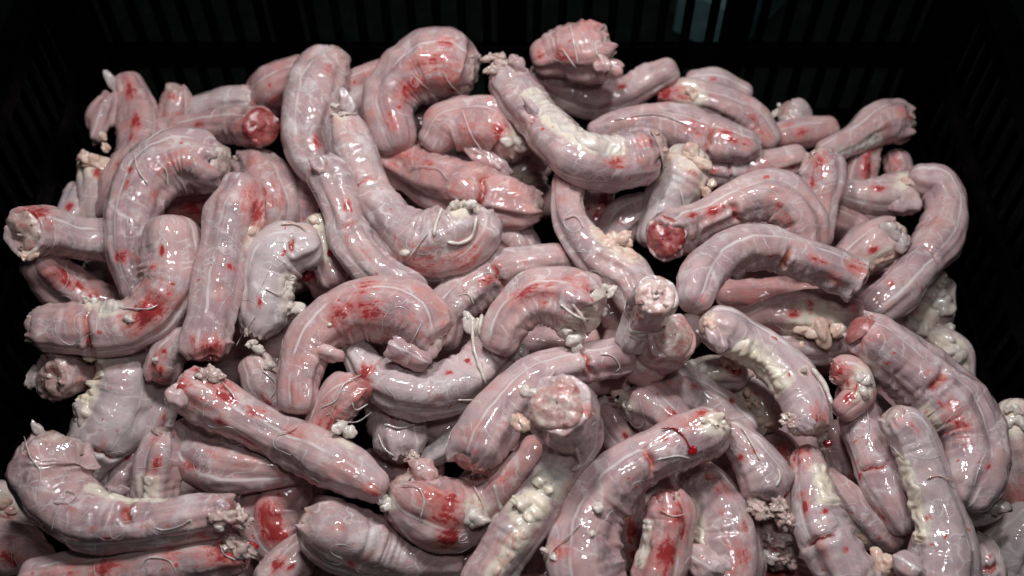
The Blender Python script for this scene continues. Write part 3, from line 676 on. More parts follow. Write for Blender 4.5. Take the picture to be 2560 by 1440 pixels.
N(92, "smooth dusky diagonal neck cracked near its upper end, left of the ball shaped cut face",
  [(1555, 895, 92), (1490, 905, 100), (1420, 922, 100), (1340, 948, 112), (1270, 1010, 128), (1215, 1090, 144), (1178, 1160, 136)], 'oD', tone=(.35, .1, .4), dors=30, gash=[(1458, 912, .9, 1.4)], blood=[(1240, 1185, 18, .7), (1275, 1060, 40, .3), (1530, 930, 30, .3)], cords=[([(1500, 885), (1530, 890), (1550, 915), (1540, 930)], 6, 't'), ([(1390, 925), (1360, 960), (1355, 990)], 5, 't')], strands=2)
N(88, "thick neck slashed with scarlet and hung with white fat cords, under the smooth diagonal neck",
  [(1000, 1225, 130), (1040, 1255, 166), (1105, 1275, 182), (1180, 1270, 170), (1250, 1235, 150), (1315, 1170, 120), (1345, 1130, 90)], 'Po', tone=(.85, .05, .6), dors=35, blood=[(1122, 1255, 34, .85), (1125, 1290, 30, .7), (1128, 1360, 50, .88), (1085, 1230, 30, .6), (1050, 1230, 30, .55), (1165, 1300, 50, .5), (1255, 1190, 30, .4)],
  lumps=[(1185, 1275, 60, 70, 20, 'w'), (1060, 1175, 76, 56, 30, 'f'), (965, 1260, 40, 50, 10, 'w')], cords=[([(1235, 1210), (1245, 1250), (1258, 1285)], 14, 'w'), ([(1262, 1285), (1235, 1300), (1225, 1335)], 22, 'w'), ([(1185, 1215), (1205, 1260), (1215, 1310)], 6, 'p'), ([(1210, 1305), (1220, 1330)], 10, 'w'), ([(1000, 1210), (1040, 1215), (1060, 1250), (1050, 1300)], 6, 't')], strands=3)
N(40, "broad neck with feathery pale muscle bands lying below the thick slashed one",
  [(765, 1305, 96), (815, 1325, 146), (890, 1350, 168), (985, 1385, 146), (1075, 1405, 110), (1130, 1410, 80)], 'Po', tone=(.45, .35, 1.0), dors=65, blood=[(855, 1310, 14, .5), (870, 1370, 20, .3)], strands=3)
N(23, "neck soaked by a vivid splash of blood, beside the U shaped neck's ragged end",
  [(730, 1220, 110), (685, 1270, 150), (700, 1345, 140), (740, 1400, 100)], 'oo', tone=(.6, .1, .5), blood=[(668, 1295, 38, .98), (700, 1330, 30, .92), (718, 1350, 18, .9), (650, 1275, 40, .5)], strands=1)
N(34, "pale tipped neck with one red streak, left of the broad feathery one",
  [(790, 1345, 66), (745, 1395, 100), (695, 1455, 108)], 'oo', tone=(.5, .25, .7), blood=[(685, 1400, 20, .8), (742, 1412, 8, .9)], strands=1)
N(77, "long level neck across the lower edge with a wine red raw end",
  [(605, 1392, 92), (540, 1398, 112), (440, 1412, 112), (330, 1425, 112), (210, 1432, 112), (90, 1450, 100)], 'Ro', tone=(.6, .25, .6), blood=[(255, 1405, 26, .8), (245, 1420, 36, .5), (585, 1365, 50, .75), (640, 1385, 30, .8), (420, 1380, 50, .4), (150, 1435, 40, .5)], lumps=[(590, 1372, 90, 56, 20, 'm'), (618, 1365, 50, 22, 10, 'b')], cords=[([(350, 1420), (370, 1395), (420, 1400), (440, 1430)], 6, 't'), ([(550, 1360), (560, 1385), (590, 1400)], 5, 't')], strands=4)
N(98, "heavy U shaped lilac neck with looping white threads, in the lower left corner",
  [(138, 1120, 196), (132, 1190, 180), (165, 1260, 162), (250, 1305, 150), (345, 1310, 136), (440, 1302, 124), (520, 1288, 116), (575, 1284, 112)], 'PD', tone=(.2, .05, .8), dors=45, gash=[(338, 1278, .5, 2.0)], fat=[(.34, .74, -70, 13, 'c', .05)], blood=[(272, 1360, 12, .8), (225, 1332, 10, .6), (175, 1265, 12, .5), (520, 1345, 20, .5), (375, 1305, 14, .4)],
  lumps=[(575, 1290, 90, 60, 20, 'm'), (545, 1318, 26, 20, 30, 'w'), (610, 1300, 50, 22, 10, 'm'), (95, 1075, 46, 26, 60, 's')], cords=[([(60, 1090), (75, 1140), (100, 1180), (95, 1240)], 6, 't'), ([(130, 1255), (170, 1255), (190, 1235), (165, 1225), (160, 1250)], 5, 't'), ([(150, 1270), (135, 1300), (130, 1325)], 5, 't'), ([(385, 1318), (410, 1325), (450, 1315), (478, 1300), (470, 1330)], 5, 't')], strands=5)
N(44, "pale neck with beads of yellow fat along its edge, above the heavy U shape",
  [(285, 885, 110), (312, 950, 150), (282, 1040, 160), (238, 1120, 124), (215, 1170, 90)], 'oo', tone=(.2, .5, 1), dors=30, fat=[(.05, .72, -62, 22, 'c', .16)], gash=[(255, 1125, .8, .6)], blood=[(262, 1130, 12, .6)], lumps=[(250, 895, 80, 46, 0, 'c'), (205, 1035, 60, 40, 60, 's')], strands=3)
N(46, "brown pink ball shaped neck end left of the beads of yellow fat",
  [(205, 935, 100, 0), (165, 938, 124, 12), (128, 942, 130, 22)], 'oX', tone=(.5, .2, .5), blood=[(110, 955, 14, .7)], lumps=[(85, 945, 40, 70, 20, 's')], strands=0)
N(56, "upright neck with a broken fatty top, left of the half moon",
  [(412, 1080, 84), (402, 1130, 106), (394, 1200, 116), (392, 1262, 104)], 'Po', tone=(.5, .3, .5), blood=[(400, 1150, 14, .8), (385, 1085, 18, .5)], fat=[(.55, .98, 30, 26, 'w', .05)], strands=3)
N(21, "bluish lilac neck running down behind the broken fatty topped one",
  [(412, 985, 76), (392, 1035, 92), (372, 1090, 84)], 'oo', tone=(.2, .1, .6), strands=1)
N(12, "shadowed grey neck with a bumpy end inside the bend of the heavy U shaped neck",
  [(335, 1120, 84), (300, 1180, 104), (290, 1245, 90)], 'oW', tone=(.3, .3, .6), lumps=[(300, 1230, 70, 34, 20, 'f')], strands=1)
N(54, "neck end with dark red corners under the blood soaked end of the upright neck",
  [(452, 850, 80), (420, 890, 92), (405, 945, 90)], 'oD', tone=(.5, .2, .5), blood=[(378, 930, 26, .7), (400, 950, 20, .6)], lumps=[(388, 900, 18, 18, 0, 'w')], strands=1)
N(36, "pinkish veined neck half covered by the foot of the central arched neck",
  [(640, 915, 84), (672, 968, 104), (722, 1030, 96)], 'oo', tone=(.6, .2, .7), cords=[([(655, 925), (690, 960), (675, 1000)], 6, 'w')], lumps=[(675, 915, 30, 22, 0, 'w')], strands=2)
N(33, "fleshy red spotted neck stump cut off in the lower left corner",
  [(-20, 1370, 150), (45, 1380, 140), (95, 1400, 90)], 'oo', tone=(.6, .1, .5), blood=[(38, 1420, 16, .8), (30, 1340, 24, .4), (60, 1395, 14, .5)], strands=2)
N(28, "cream fatty neck tip peeking out left of the heavy U shape",
  [(-10, 1245, 84), (30, 1275, 90), (70, 1305, 70)], 'oo', tone=(.4, .6, .6), lumps=[(20, 1262, 70, 50, 40, 'p')], blood=[(40, 1290, 20, .3)], strands=1)
N(19, "knobbly pale neck end at the lower edge, below the broad feathery one",
  [(800, 1450, 60), (840, 1436, 76), (890, 1440, 70)], 'oo', tone=(.4, .5, .7), lumps=[(840, 1430, 90, 40, 10, 'm')], strands=0)
N(18, "greyish neck along the lower edge between the broad feathery one and the ruffled fat",
  [(960, 1445, 70), (1050, 1430, 84), (1150, 1410, 80), (1200, 1370, 70)], 'oo', tone=(.3, .4, .7), strands=1)
N(9, "bit of bloody neck in the slit left of the raw red neck",
  [(1580, 1235, 70), (1572, 1320, 80), (1590, 1400, 76)], 'oo', tone=(.7, 0, .3), blood=[(1570, 1320, 22, .85)], strands=0)
N(26, "veined neck peeping out under the wide pale U and the cracked pink neck",
  [(1205, 570, 100), (1270, 585, 112), (1315, 645, 100)], 'oo', tone=(.3, .3, 1), strands=1)
N(25, "brownish bony scraps of neck in the gap below the long diagonal neck",
  [(1300, 430, 80), (1345, 400, 92), (1380, 370, 70)], 'oo', tone=(.6, .3, .6), lumps=[(1350, 385, 60, 50, 40, 'f'), (1290, 435, 90, 40, 15, 'c'), (1345, 440, 60, 36, 20, 'm'), (1322, 455, 44, 22, 5, 's')], blood=[(1340, 425, 16, .5)], strands=0)
N(16, "dusky neck tucked under the thick humped neck with the pink bruise",
  [(1330, 858, 76), (1400, 862, 84), (1470, 850, 76)], 'oo', tone=(.5, .1, .3), strands=0)
N(14, "dim pink neck between the red streaked back pieces and the humped neck",
  [(1000, 330, 80), (1060, 300, 90), (1130, 260, 80)], 'oo', tone=(.6, .2, .3), strands=0)
N(8, "shadowed neck glimpsed between the slim upright neck and the stump with the pale round face",
  [(1520, 760, 90), (1560, 820, 96), (1530, 880, 90)], 'oo', tone=(.4, .2, .4), strands=0)
N(13, "neck in the shade beside the slender split neck, under the long bent one",
  [(2090, 1080, 80), (2100, 1150, 90), (2130, 1220, 80)], 'oo', tone=(.4, .1, .4), strands=0)
N(15, "neck filling the low gap beside the pointed skin flap",
  [(2420, 1310, 80), (2420, 1370, 90), (2400, 1440, 90)], 'oo', tone=(.2, .4, .6), strands=0)
N(7, "shadowed scrap of neck in the gap under the white marbled stump's ragged end",
  [(930, 1165, 90), (1010, 1175, 96), (1080, 1160, 80)], 'oo', tone=(.6, .1, .3), strands=0)
N(6, "dim scrap of neck in the gap right of the massive neck's fat lined bend",
  [(2150, 1010, 90), (2200, 1060, 96), (2230, 1140, 90)], 'oo', tone=(.4, .3, .5), strands=0)
N(5, "dim strip of neck between the wide bellied neck and the smooth dusky diagonal neck",
  [(1090, 1040, 80), (1160, 1050, 90), (1220, 1010, 80)], 'oo', tone=(.5, .2, .4), strands=0)


# ------------------------------------------------------------------ let the heap settle: each neck lies on those under it


def settle():
    X, Y, H, Z0, O, ID, RISE = [], [], [], [], [], [], []
    om = max(n['order'] for n in NECKS)
    for k, n in enumerate(NECKS):
        c, L = catmull(n['pts'], 200)
        m = max(5, int(L / 22))
        s = np.linspace(0, 199, m)
        c = np.stack([np.interp(s, np.arange(200), c[:, q]) for q in range(4)], 1)
        lift = -0.055 + 0.062 * n['order'] / om + n.get('dz', 0)
        rise = c[:, 3] * 0.001
        z = pile_depth(c[:, 0], c[:, 1], lift) - rise
        n['n'] = m
        X.append(c[:, 0]); Y.append(c[:, 1]); H.append(c[:, 2] / 2); Z0.append(z)
        O.append(np.full(m, n['order'])); ID.append(np.full(m, k)); RISE.append(rise)
    X, Y, H, Z0, O, ID, RISE = map(np.concatenate, (X, Y, H, Z0, O, ID, RISE))
    dpx = np.hypot(X[:, None] - X[None], Y[:, None] - Y[None])
    hh = H[:, None] + H[None]
    over = (O[:, None] > O[None]) & (ID[:, None] != ID[None]) & (dpx < 0.97 * hh)
    i, j = np.nonzero(over)
    gap = np.sqrt(np.maximum((0.80 * hh[i, j]) ** 2 - dpx[i, j] ** 2, (0.12 * hh[i, j]) ** 2)) / F_PX * 0.64
    Z = Z0.copy()
    st = np.concatenate([[0], np.cumsum([n['n'] for n in NECKS])])
    inner = np.ones(len(Z), bool)
    inner[st[:-1]] = False
    inner[st[1:] - 1] = False
    ii = np.nonzero(inner)[0]
    for it in range(420):
        v = np.maximum(gap - (Z[j] - Z[i]), 0)
        up = np.zeros(len(Z)); dn = np.zeros(len(Z))
        np.maximum.at(up, i, v)
        np.maximum.at(dn, j, v)
        Z += 0.32 * (dn - up)
        q = Z + RISE
        for _ in range(2):
            q2 = q.copy()
            q2[ii] = 0.5 * q[ii] + 0.25 * (q[ii - 1] + q[ii + 1])
            a, b = st[:-1], st[1:] - 1
            q2[a] = 0.6 * q[a] + 0.4 * q[a + 1]
            q2[b] = 0.6 * q[b] + 0.4 * q[b - 1]
            q = q2
        Z = q - RISE
        Z += 0.012 * (Z0 - Z)
        Z = np.minimum(Z, (0.203 - 0.86 * H / F_PX * Z - CAM[1]) / (FWD[1] + (720 - Y) / F_PX * UPV[1]))
        Z = np.minimum(Z, 0.300 / (np.abs(X - 1280) + 0.9 * H) * F_PX)
    v = np.maximum(gap - (Z[j] - Z[i]), 0)
    print("settle: pairs", len(i), "left over mm", round(float(v.max()) * 1000, 1), "mean", round(float(v.mean()) * 1000, 2), "Z-Z0", Z.min(), Z.max(), np.abs(Z - Z0).max())
    for k, n in enumerate(NECKS):
        n['Z'] = Z[st[k]:st[k + 1]]


settle()

GROUP = "skinned poultry necks heaped in the crate"


class Body:
    pass


def st3(*a):
    return np.stack(np.broadcast_arrays(*a), -1)


def build_neck(n):
    rs = np.random.default_rng(n['seed'])
    seed = n['seed']
    c0, L = catmull(n['pts'], 400)
    nr = int(np.clip(L / 4.3, 26, 170))
    s = np.linspace(0, 399, nr)
    c = np.stack([np.interp(s, np.arange(400), c0[:, q]) for q in range(4)], 1)
    z = np.interp(np.linspace(0, 1, nr), np.linspace(0, 1, n['n']), n['Z'])
    for _ in range(6):
        z[1:-1] = 0.5 * z[1:-1] + 0.25 * (z[:-2] + z[2:])
    P = at(c[:, 0], c[:, 1], z)
    R = c[:, 2] / 2 * z / F_PX
    T = np.gradient(P, axis=0)
    T /= np.linalg.norm(T, axis=1)[:, None]
    S = np.concatenate([[0], np.cumsum(np.linalg.norm(np.diff(P, axis=0), axis=1))])
    # frames carried along from the middle
    mid = nr // 2
    N2 = np.zeros_like(P)
    v = CAM - P[mid]
    v -= T[mid] * (v @ T[mid])
    N2[mid] = v / np.linalg.norm(v)
    for rng_ in (range(mid + 1, nr), range(mid - 1, -1, -1)):
        for k in rng_:
            pk = k - 1 if rng_.step == 1 else k + 1
            v = N2[pk] - T[k] * (N2[pk] @ T[k])
            N2[k] = v / np.linalg.norm(v)
    N1 = np.cross(T, N2)
    # which side is the outside of the bend (picture plane)
    t0 = c[min(nr - 1, 2 + nr // 8), :2] - c[0, :2]
    t1 = c[-1, :2] - c[max(0, nr - 3 - nr // 8), :2]
    turn = t0[0] * t1[1] - t0[1] * t1[0]
    nx, ny, _d = to_px(P[mid] + N1[mid] * R[mid])
    lat = np.array([nx, ny]) - c[mid, :2]
    tm = c[min(mid + 1, nr - 1), :2] - c[max(mid - 1, 0), :2]
    side = np.sign(tm[0] * lat[1] - tm[1] * lat[0])   # +1: N1 points to the side a positive turn bends towards
    outer = -side * (1 if turn >= 0 else -1)
    M = 60
    th = np.linspace(-math.pi, math.pi, M, endpoint=False)
    thd = outer * math.radians(n.get('dors', 38))
    rel = (th - thd) * outer
    relw = (rel + math.pi) % (2 * math.pi) - math.pi
    # cross section: grooves between the muscles
    sw = S[:, None] * 28 + seed
    sec = 1 + 0.028 * np.cos(3 * th + 0.8 * np.sin(sw))[...] + 0.018 * np.cos(5 * th + seed + 1.1 * np.sin(sw * 0.7))
    lw = relw[None] + 0.10 * np.sin(sw * 1.3)
    sec = sec - 0.060 * np.exp(-(lw / 0.15) ** 2) + 0.03 * np.cos(relw)[None]
    sec = sec + 0.055 * np.exp(-((lw - 0.75) / 0.42) ** 2)
    sec = sec - 0.040 * np.exp(-((lw + 1.25) / 0.2) ** 2)
    swell = 1 + 0.06 * noise(np.stack([S * 34, S * 0 + seed, S * 0], -1), seed + 9)
    rad = R[:, None] * sec * swell[:, None]
    D = np.cos(th)[None, :, None] * N2[:, None] + np.sin(th)[None, :, None] * N1[:, None]
    # jagged rims at cut ends
    u_px = np.linspace(0, L, nr)
    shift = np.zeros((nr, M))
    ragged = np.ones(nr)
    shoulder = np.ones(nr)
    for e in (0, 1):
        if n['ends'][e] == 'o':
            continue
        dist = u_px if e == 0 else L - u_px
        wE = c[0 if e == 0 else -1, 2]
        ramp = np.clip(1 - dist / (0.5 * wE), 0, 1) ** 2
        if n['ends'][e] not in 'VXQ':
            shoulder *= 1 - 0.24 * np.clip(1 - dist / (0.26 * wE), 0, 1) ** 2
        ragged += 2.2 * np.clip(1 - dist / (0.55 * wE), 0, 1)
        jag = noise(np.stack([np.cos(th) * 2.2 + seed, np.sin(th) * 2.2, th * 0 + e * 9], -1), seed) * 0.55 + noise(np.stack([np.cos(th) * 5 + seed, np.sin(th) * 5, th * 0 + e * 9], -1), seed) * 0.3
        shift += (-1 if e == 0 else 1) * ramp[:, None] * (jag * (0.12 if n['ends'][e] in 'VXQ' else 0.42) * R[0 if e == 0 else -1])[None]
    rad = rad * shoulder[:, None]
    base = P[:, None] + D * rad[..., None]
    q = base + seed * 0.37
    dn = 0.125 * noise(q * 34, seed) + 0.050 * noise(q * 90, seed + 1) * ragged[:, None] ** 0.7 + 0.017 * noise(q * 210, seed + 2) * ragged[:, None]
    cs, sn = np.cos(th)[None] * 1.5 + 0 * S[:, None], np.sin(th)[None] * 1.5 + 0 * S[:, None]
    Sg = S[:, None] + 0 * cs
    fold = 0.5 - np.abs(noise(np.stack([Sg * 24 + seed, cs, sn], -1), seed + 5)) * 1.6
    fold = fold + 0.5 * (0.4 - np.abs(noise(np.stack([Sg * 55 + seed, cs * 1.9, sn * 1.9], -1), seed + 6)) * 1.5)
    inn = np.clip(np.cos(relw + 1.9), 0, 1)[None]
    pleat = np.abs(noise(np.stack([Sg * 210 + seed, cs * 0.5, sn * 0.5], -1), seed + 7)) - 0.3
    dn = dn - 0.11 * np.clip(-fold, 0, 1) + 0.03 * fold + 0.12 * inn * pleat * n.get('pleat', 1)
    ring = noise(np.stack([S * 75 + seed, S * 0, S * 0], -1), seed + 3)[:, None] * 0.03
    gashf = np.zeros((nr, M))
    dg = np.zeros((nr, M))
    for g in n['gash']:
        gx, gy = g[:2]
        half = g[2] if len(g) > 2 else 0.75
        k = int(np.argmin(np.hypot(c[:, 0] - gx, c[:, 1] - gy)))
        nxp, nyp, _d = to_px(P[k] + N1[k] * R[k])
        lv = np.array([nxp, nyp]) - c[k, :2]
        a = np.clip(((gx - c[k, 0]) * lv[0] + (gy - c[k, 1]) * lv[1]) / (lv @ lv), -0.95, 0.95)
        t_c = math.asin(a)
        jag = noise(np.stack([th * 1.6 + gx, th * 0, th * 0], -1), 5) * 0.10 + noise(np.stack([th * 5 + gx, th * 0, th * 0], -1), 6) * 0.06
        sg = (S[:, None] - S[k]) / R[k] - jag[None] * 1.3
        env = np.exp(-(np.abs((th - t_c) / half)) ** 4)[None]
        wid = 0.085 * g[3] if len(g) > 3 else 0.085
        gr = np.exp(-(sg / wid) ** 2) * env
        dg += -0.30 * gr + 0.085 * np.exp(-((sg - 0.22) / 0.16) ** 2) * env + 0.03 * np.exp(-((sg + 0.25) / 0.18) ** 2) * env
        gashf = np.maximum(gashf, np.exp(-(sg / (wid * 1.15)) ** 2) * env)
    # cream fat grown into the skin round the strips and lumps
    fatf = np.zeros((nr, M))
    u01 = np.linspace(0, 1, nr)[:, None]
    for f in n['fat']:
        tc_, hw_ = math.radians(f[2]) * outer, math.radians(f[3]) * 1.5
        dt = (th[None] - tc_ + math.pi) % (2 * math.pi) - math.pi
        along = np.clip(np.minimum(u01 - f[0] + 0.03, f[1] + 0.03 - u01) / 0.05, 0, 1)
        fatf = np.maximum(fatf, along * np.exp(-(np.abs(dt) / hw_) ** 2.5))
    bp = P[:, None] + D * rad[..., None]
    bx, by, bd = to_px(bp)
    for l in n['lumps']:
        if (l[5] if len(l) > 5 else 'c') in 'cwp' and l[2] > 2:
            rr = 0.62 * max(l[2], l[3])
            fatf = np.maximum(fatf, np.exp(-((bx - l[0]) ** 2 + (by - l[1]) ** 2) / rr ** 2) * (np.cos(th)[None] > -0.2))
    dg = dg + 0.05 * fatf * (0.5 + noise(q * 130, seed + 12)) + 0.03 * fatf * noise(q * 260, seed + 13)
    V = P[:, None] + T[:, None] * shift[..., None] + D * (rad * (1 + dn + ring + dg))[..., None]
    # end caps
    caps = []
    for e in (0, 1):
        k = 0 if e == 0 else nr - 1
        sgn = -1 if e == 0 else 1
        if n['ends'][e] == 'o':
            prof = [(0.22, 0.96), (0.42, 0.87), (0.58, 0.72), (0.69, 0.5), (0.74, 0.25), (0.76, 0.03)]
        else:
            prof = [(0.05, 0.98), (0.08, 0.92), (0.06, 0.80), (0.01, 0.6), (-0.03, 0.3), (-0.05, 0.03)]
        rel_ = V[k] - P[k]
        cc = [P[k] + T[k] * sgn * a * R[k] + rel_ * b for a, b in prof]
        caps.append(cc)
    rows = caps[0][::-1] + list(V) + caps[1]
    A = np.stack(rows)
    nt = len(A)
    F = grid_faces(nt, M)
    arc = R[:, None] * relw[None]
    nkv = np.stack([np.repeat(S[:, None], M, 1), arc, np.full((nr, M), (seed % 61) * 0.83)], -1)
    pad = lambda a: np.concatenate([np.repeat(a[:1], 6, 0), a, np.repeat(a[-1:], 6, 0)])
    nkv, gashf, fatf = pad(nkv), pad(gashf), pad(fatf)
    px, py, pd = to_px(A)
    blood = np.zeros(A.shape[:2])

    def hit(x, y):
        d = np.hypot(px - x, py - y)
        ok = d < max(14, d.min() + 6)
        k = np.argmin(np.where(ok, pd, 9e9))
        return np.unravel_index(k, pd.shape)
    Tt = np.concatenate([np.repeat(T[:1], 6, 0), T, np.repeat(T[-1:], 6, 0)])[:, None]
    extra = []
    for q_ in range(1):
        kk = rs.integers(2, nr - 2)
        a_ = rs.uniform(-0.8, 0.8)
        ex, ey, _d = to_px(P[kk] + R[kk] * (math.cos(a_) * N2[kk] + math.sin(a_) * N1[kk]))
        extra.append((ex, ey, rs.uniform(6, 17), rs.uniform(0.45, 0.92)))
    for b in list(n['blood']) + extra:
        x, y, r = b[:3]
        stg = b[3] if len(b) > 3 else 0.6
        h = hit(x, y)
        rr = r * pd[h] / F_PX
        dv_ = A - A[h]
        al = (dv_ * Tt[h[0]]).sum(-1)
        d2 = (dv_ ** 2).sum(-1) + rs.choice([-0.72, -0.6, 0.9]) * al ** 2
        blood = np.maximum(blood, stg * np.exp(-d2 / rr ** 2 * 0.9))
    org = P.mean(0) - np.array([0, 0, R.mean()])
    me = mesh_from("poultry_neck", A.reshape(-1, 3) - org, F, [FLESH], attrs=dict(
        nk=('FLOAT_VECTOR', nkv), blood=('FLOAT', blood), gash=('FLOAT', gashf), fat=('FLOAT', fatf)))
    ob = link("poultry_neck", me, loc=org)
    tag(ob, n['label'], "neck", GROUP)
    ob.color = (*n['tone'], 1)

    B = Body()
    B.ob, B.A, B.P, B.R, B.T, B.N1, B.N2, B.S, B.c, B.org, B.hit, B.nr, B.M, B.th, B.V, B.outer, B.pd = ob, A, P, R, T, N1, N2, S, c, org, hit, nr, M, th, V, outer, pd

    def surf(k, t, h):
        """point h above the skin at ring k (0..nr-1) and angle t"""
        k = np.clip(np.asarray(k, float), 0, nr - 1.001)
        j = ((np.asarray(t, float) + math.pi) / (2 * math.pi) * M) % M
        k0, j0 = np.floor(k).astype(int), np.floor(j).astype(int)
        fk, fj = (k - k0)[..., None], (j - j0)[..., None]
        j0 %= M
        j1 = (j0 + 1) % M
        p = (V[k0, j0] * (1 - fk) * (1 - fj) + V[k0 + 1, j0] * fk * (1 - fj) + V[k0, j1] * (1 - fk) * fj + V[k0 + 1, j1] * fk * fj)
        pc = P[k0] * (1 - fk) + P[k0 + 1] * fk
        d = p - pc
        d /= np.linalg.norm(d, axis=-1)[..., None]
        return p + d * np.asarray(h)[..., None]
    B.surf = surf
    B.rs = rs
    ends_parts(n, B)
    for f in n['fat']:
        fat_strip(n, B, f)
    for l in n['lumps']:
        lump(n, B, l)
    for cdv in n['cords']:
        cord(n, B, cdv)
    auto_strands(n, B)
    return B


def ends_parts(n, B):
    for e in (0, 1):
        ch = n['ends'][e]
        if ch == 'o':
            continue
        k = 0 if e == 0 else B.nr - 1
        sg = -1 if e == 0 else 1
        C, R, T, N1, N2 = B.P[k], B.R[k], B.T[k] * sg, B.N1[k], B.N2[k]
        if ch not in 'VXQ':
            R = R * 0.80
        nr_, M_ = 12, 44
        rho = np.linspace(0.04, 1.0, nr_)
        th = np.linspace(0, 2 * math.pi, M_, endpoint=False)
        D = np.cos(th)[:, None] * N2 + np.sin(th)[:, None] * N1
        p = C + D[None] * (rho[:, None, None] * R * 0.93)
        q = p + n['seed'] * 0.11 + e
        h = (0.18 if ch in 'VXQ' else 0.34) * (1 - rho ** 2)[:, None] + 0.20 * noise(q * 80, 11) + 0.12 * noise(q * 170, 12) + 0.04 * noise(q * 380, 13)
        h = np.where(rho[:, None] > 0.93, -0.14 + h * 0.4, h + 0.05)
        p = p + T * (h * R)[..., None] + D[None] * (0.07 * noise(q * 180, 14) * rho[:, None] * R)[..., None]
        F = grid_faces(nr_, M_)
        me = mesh_from("cut_end", p.reshape(-1, 3) - B.org, F, [CUT])
        ob = link("cut_end", me, B.ob)
        ob.color = {'R': (0.95, 0.0, 0, 1), 'D': (0.70, 0.0, 0, 1), 'P': (0.30, 0.2, 0, 1), 'W': (0.10, 0.75, 0, 1), 'r': (0.5, 0.1, 0, 1),
                    'V': (0.46, 0.30, 0, 1), 'Q': (0.50, 0.22, 0, 1), 'X': (0.40, 0.22, 0, 1)}[ch]
        if ch in 'RDX':
            ob['label'] = "blood red cut end"
        # small shreds of meat round the rim
        for _ in range(5 if ch in 'RDXPr' else 3):
            a = B.rs.uniform(-1.6, 1.6)
            r_ = R * B.rs.uniform(0.07, 0.19)
            ctr = C + (math.cos(a) * N2 + math.sin(a) * N1) * R * B.rs.uniform(0.55, 0.92) + T * R * B.rs.uniform(-0.02, 0.10)
            blob("meat_shred", ctr, (r_ * B.rs.uniform(0.8, 1.6), r_, r_ * 0.8), T, ob, B.org, CUT, B.rs.integers(999), 0.5, col=ob.color)
        if ch in 'VX':
            ctr = C + T * R * 0.17
            ring(ctr, T, N2, N1, R * 0.17, R * 0.10, ob, B.org, n['seed'])


def ring(ctr, T, A, Bv, r, t, parent, org, seed):
    """a sawn vertebra: a lumpy ring of bone round the cord"""
    m, k = 26, 10
    u = np.linspace(0, 2 * math.pi, m, endpoint=False)[:, None]
    v = np.linspace(0, 2 * math.pi, k, endpoint=False)[None]
    tt = t * (1 + 0.8 * noise(np.stack([np.cos(u) * 1.7 + 0 * v, np.sin(u) * 1.7 + 0 * v, seed + 0 * u * v], -1), 3))
    rr = r * (1 + 0.25 * noise(np.stack([np.cos(u) * 1.1 + 0 * v, np.sin(u) * 1.1 + 0 * v, seed + 5 + 0 * u * v], -1), 4)) + tt * np.cos(v)
    p = ctr + rr[..., None] * (np.cos(u)[..., None] * A + 0.8 * np.sin(u)[..., None] * Bv) + (tt * np.sin(v))[..., None] * T
    i = np.arange(m)[:, None]
    j = np.arange(k)[None]
    F = np.stack([i * k + j, ((i + 1) % m) * k + j, ((i + 1) % m) * k + (j + 1) % k, i * k + (j + 1) % k], -1).reshape(-1, 4)
    link("vertebra", mesh_from("vertebra", p.reshape(-1, 3) - org, F, [BONE]), parent)


def blob(name, ctr, radii, axis, parent, org, mat, seed, rough=0.3, k=14, m=20, col=None, up=None):
    """a lumpy piece, long axis along `axis`"""
    ax = np.asarray(axis, float)
    ax = ax / np.linalg.norm(ax)
    u = np.array([0.3, 0.2, 1.0]) if up is None else np.asarray(up, float)
    b = u - ax * (u @ ax)
    b /= np.linalg.norm(b)
    cN = np.cross(ax, b)
    ph = np.linspace(0.02, math.pi - 0.02, k)[:, None]
    la = np.linspace(0, 2 * math.pi, m, endpoint=False)[None]
    d = np.stack([np.cos(ph) + 0 * la, np.sin(ph) * np.cos(la), np.sin(ph) * np.sin(la)], -1)
    nz = 1 + rough * (noise(d * 1.3 + seed, 21) * 0.9 + noise(d * 2.6 + seed, 22) * 0.45 + noise(d * 6 + seed, 23) * 0.10 - (0.75 if mat is CUT else 0.12) * np.abs(noise(d * 3.3 + seed, 24)) - (0.40 if mat is CUT else 0.0) * np.abs(noise(d * 7.5 + seed, 25)))
    d = d * nz[..., None]
    p = ctr + d[..., :1] * radii[0] * ax + d[..., 1:2] * radii[1] * cN + d[..., 2:] * radii[2] * b
    at_ = None
    if mat is FLESH:
        at_ = dict(nk=('FLOAT_VECTOR', np.stack([d[..., 0] * radii[0], -0.012 + np.arctan2(d[..., 2], d[..., 1]) * radii[1], np.full(d.shape[:2], seed * 0.37 % 50)], -1)))
    o = link(name, mesh_from(name, p.reshape(-1, 3) - org, grid_faces(k, m), [mat], attrs=at_), parent)
    if col is not None:
        o.color = col
    return o


MATS = {'c': FAT, 'w': PALEFAT, 'p': PINKFAT, 's': SKIN, 'm': CUT, 'b': BLOOD, 'f': FLESH}
LNAME = {'c': 'fat_lump', 'w': 'fat_lump', 'p': 'fat_lump', 's': 'skin_flap', 'm': 'meat_shred', 'b': 'blood_clot', 'f': 'flesh_lobe'}


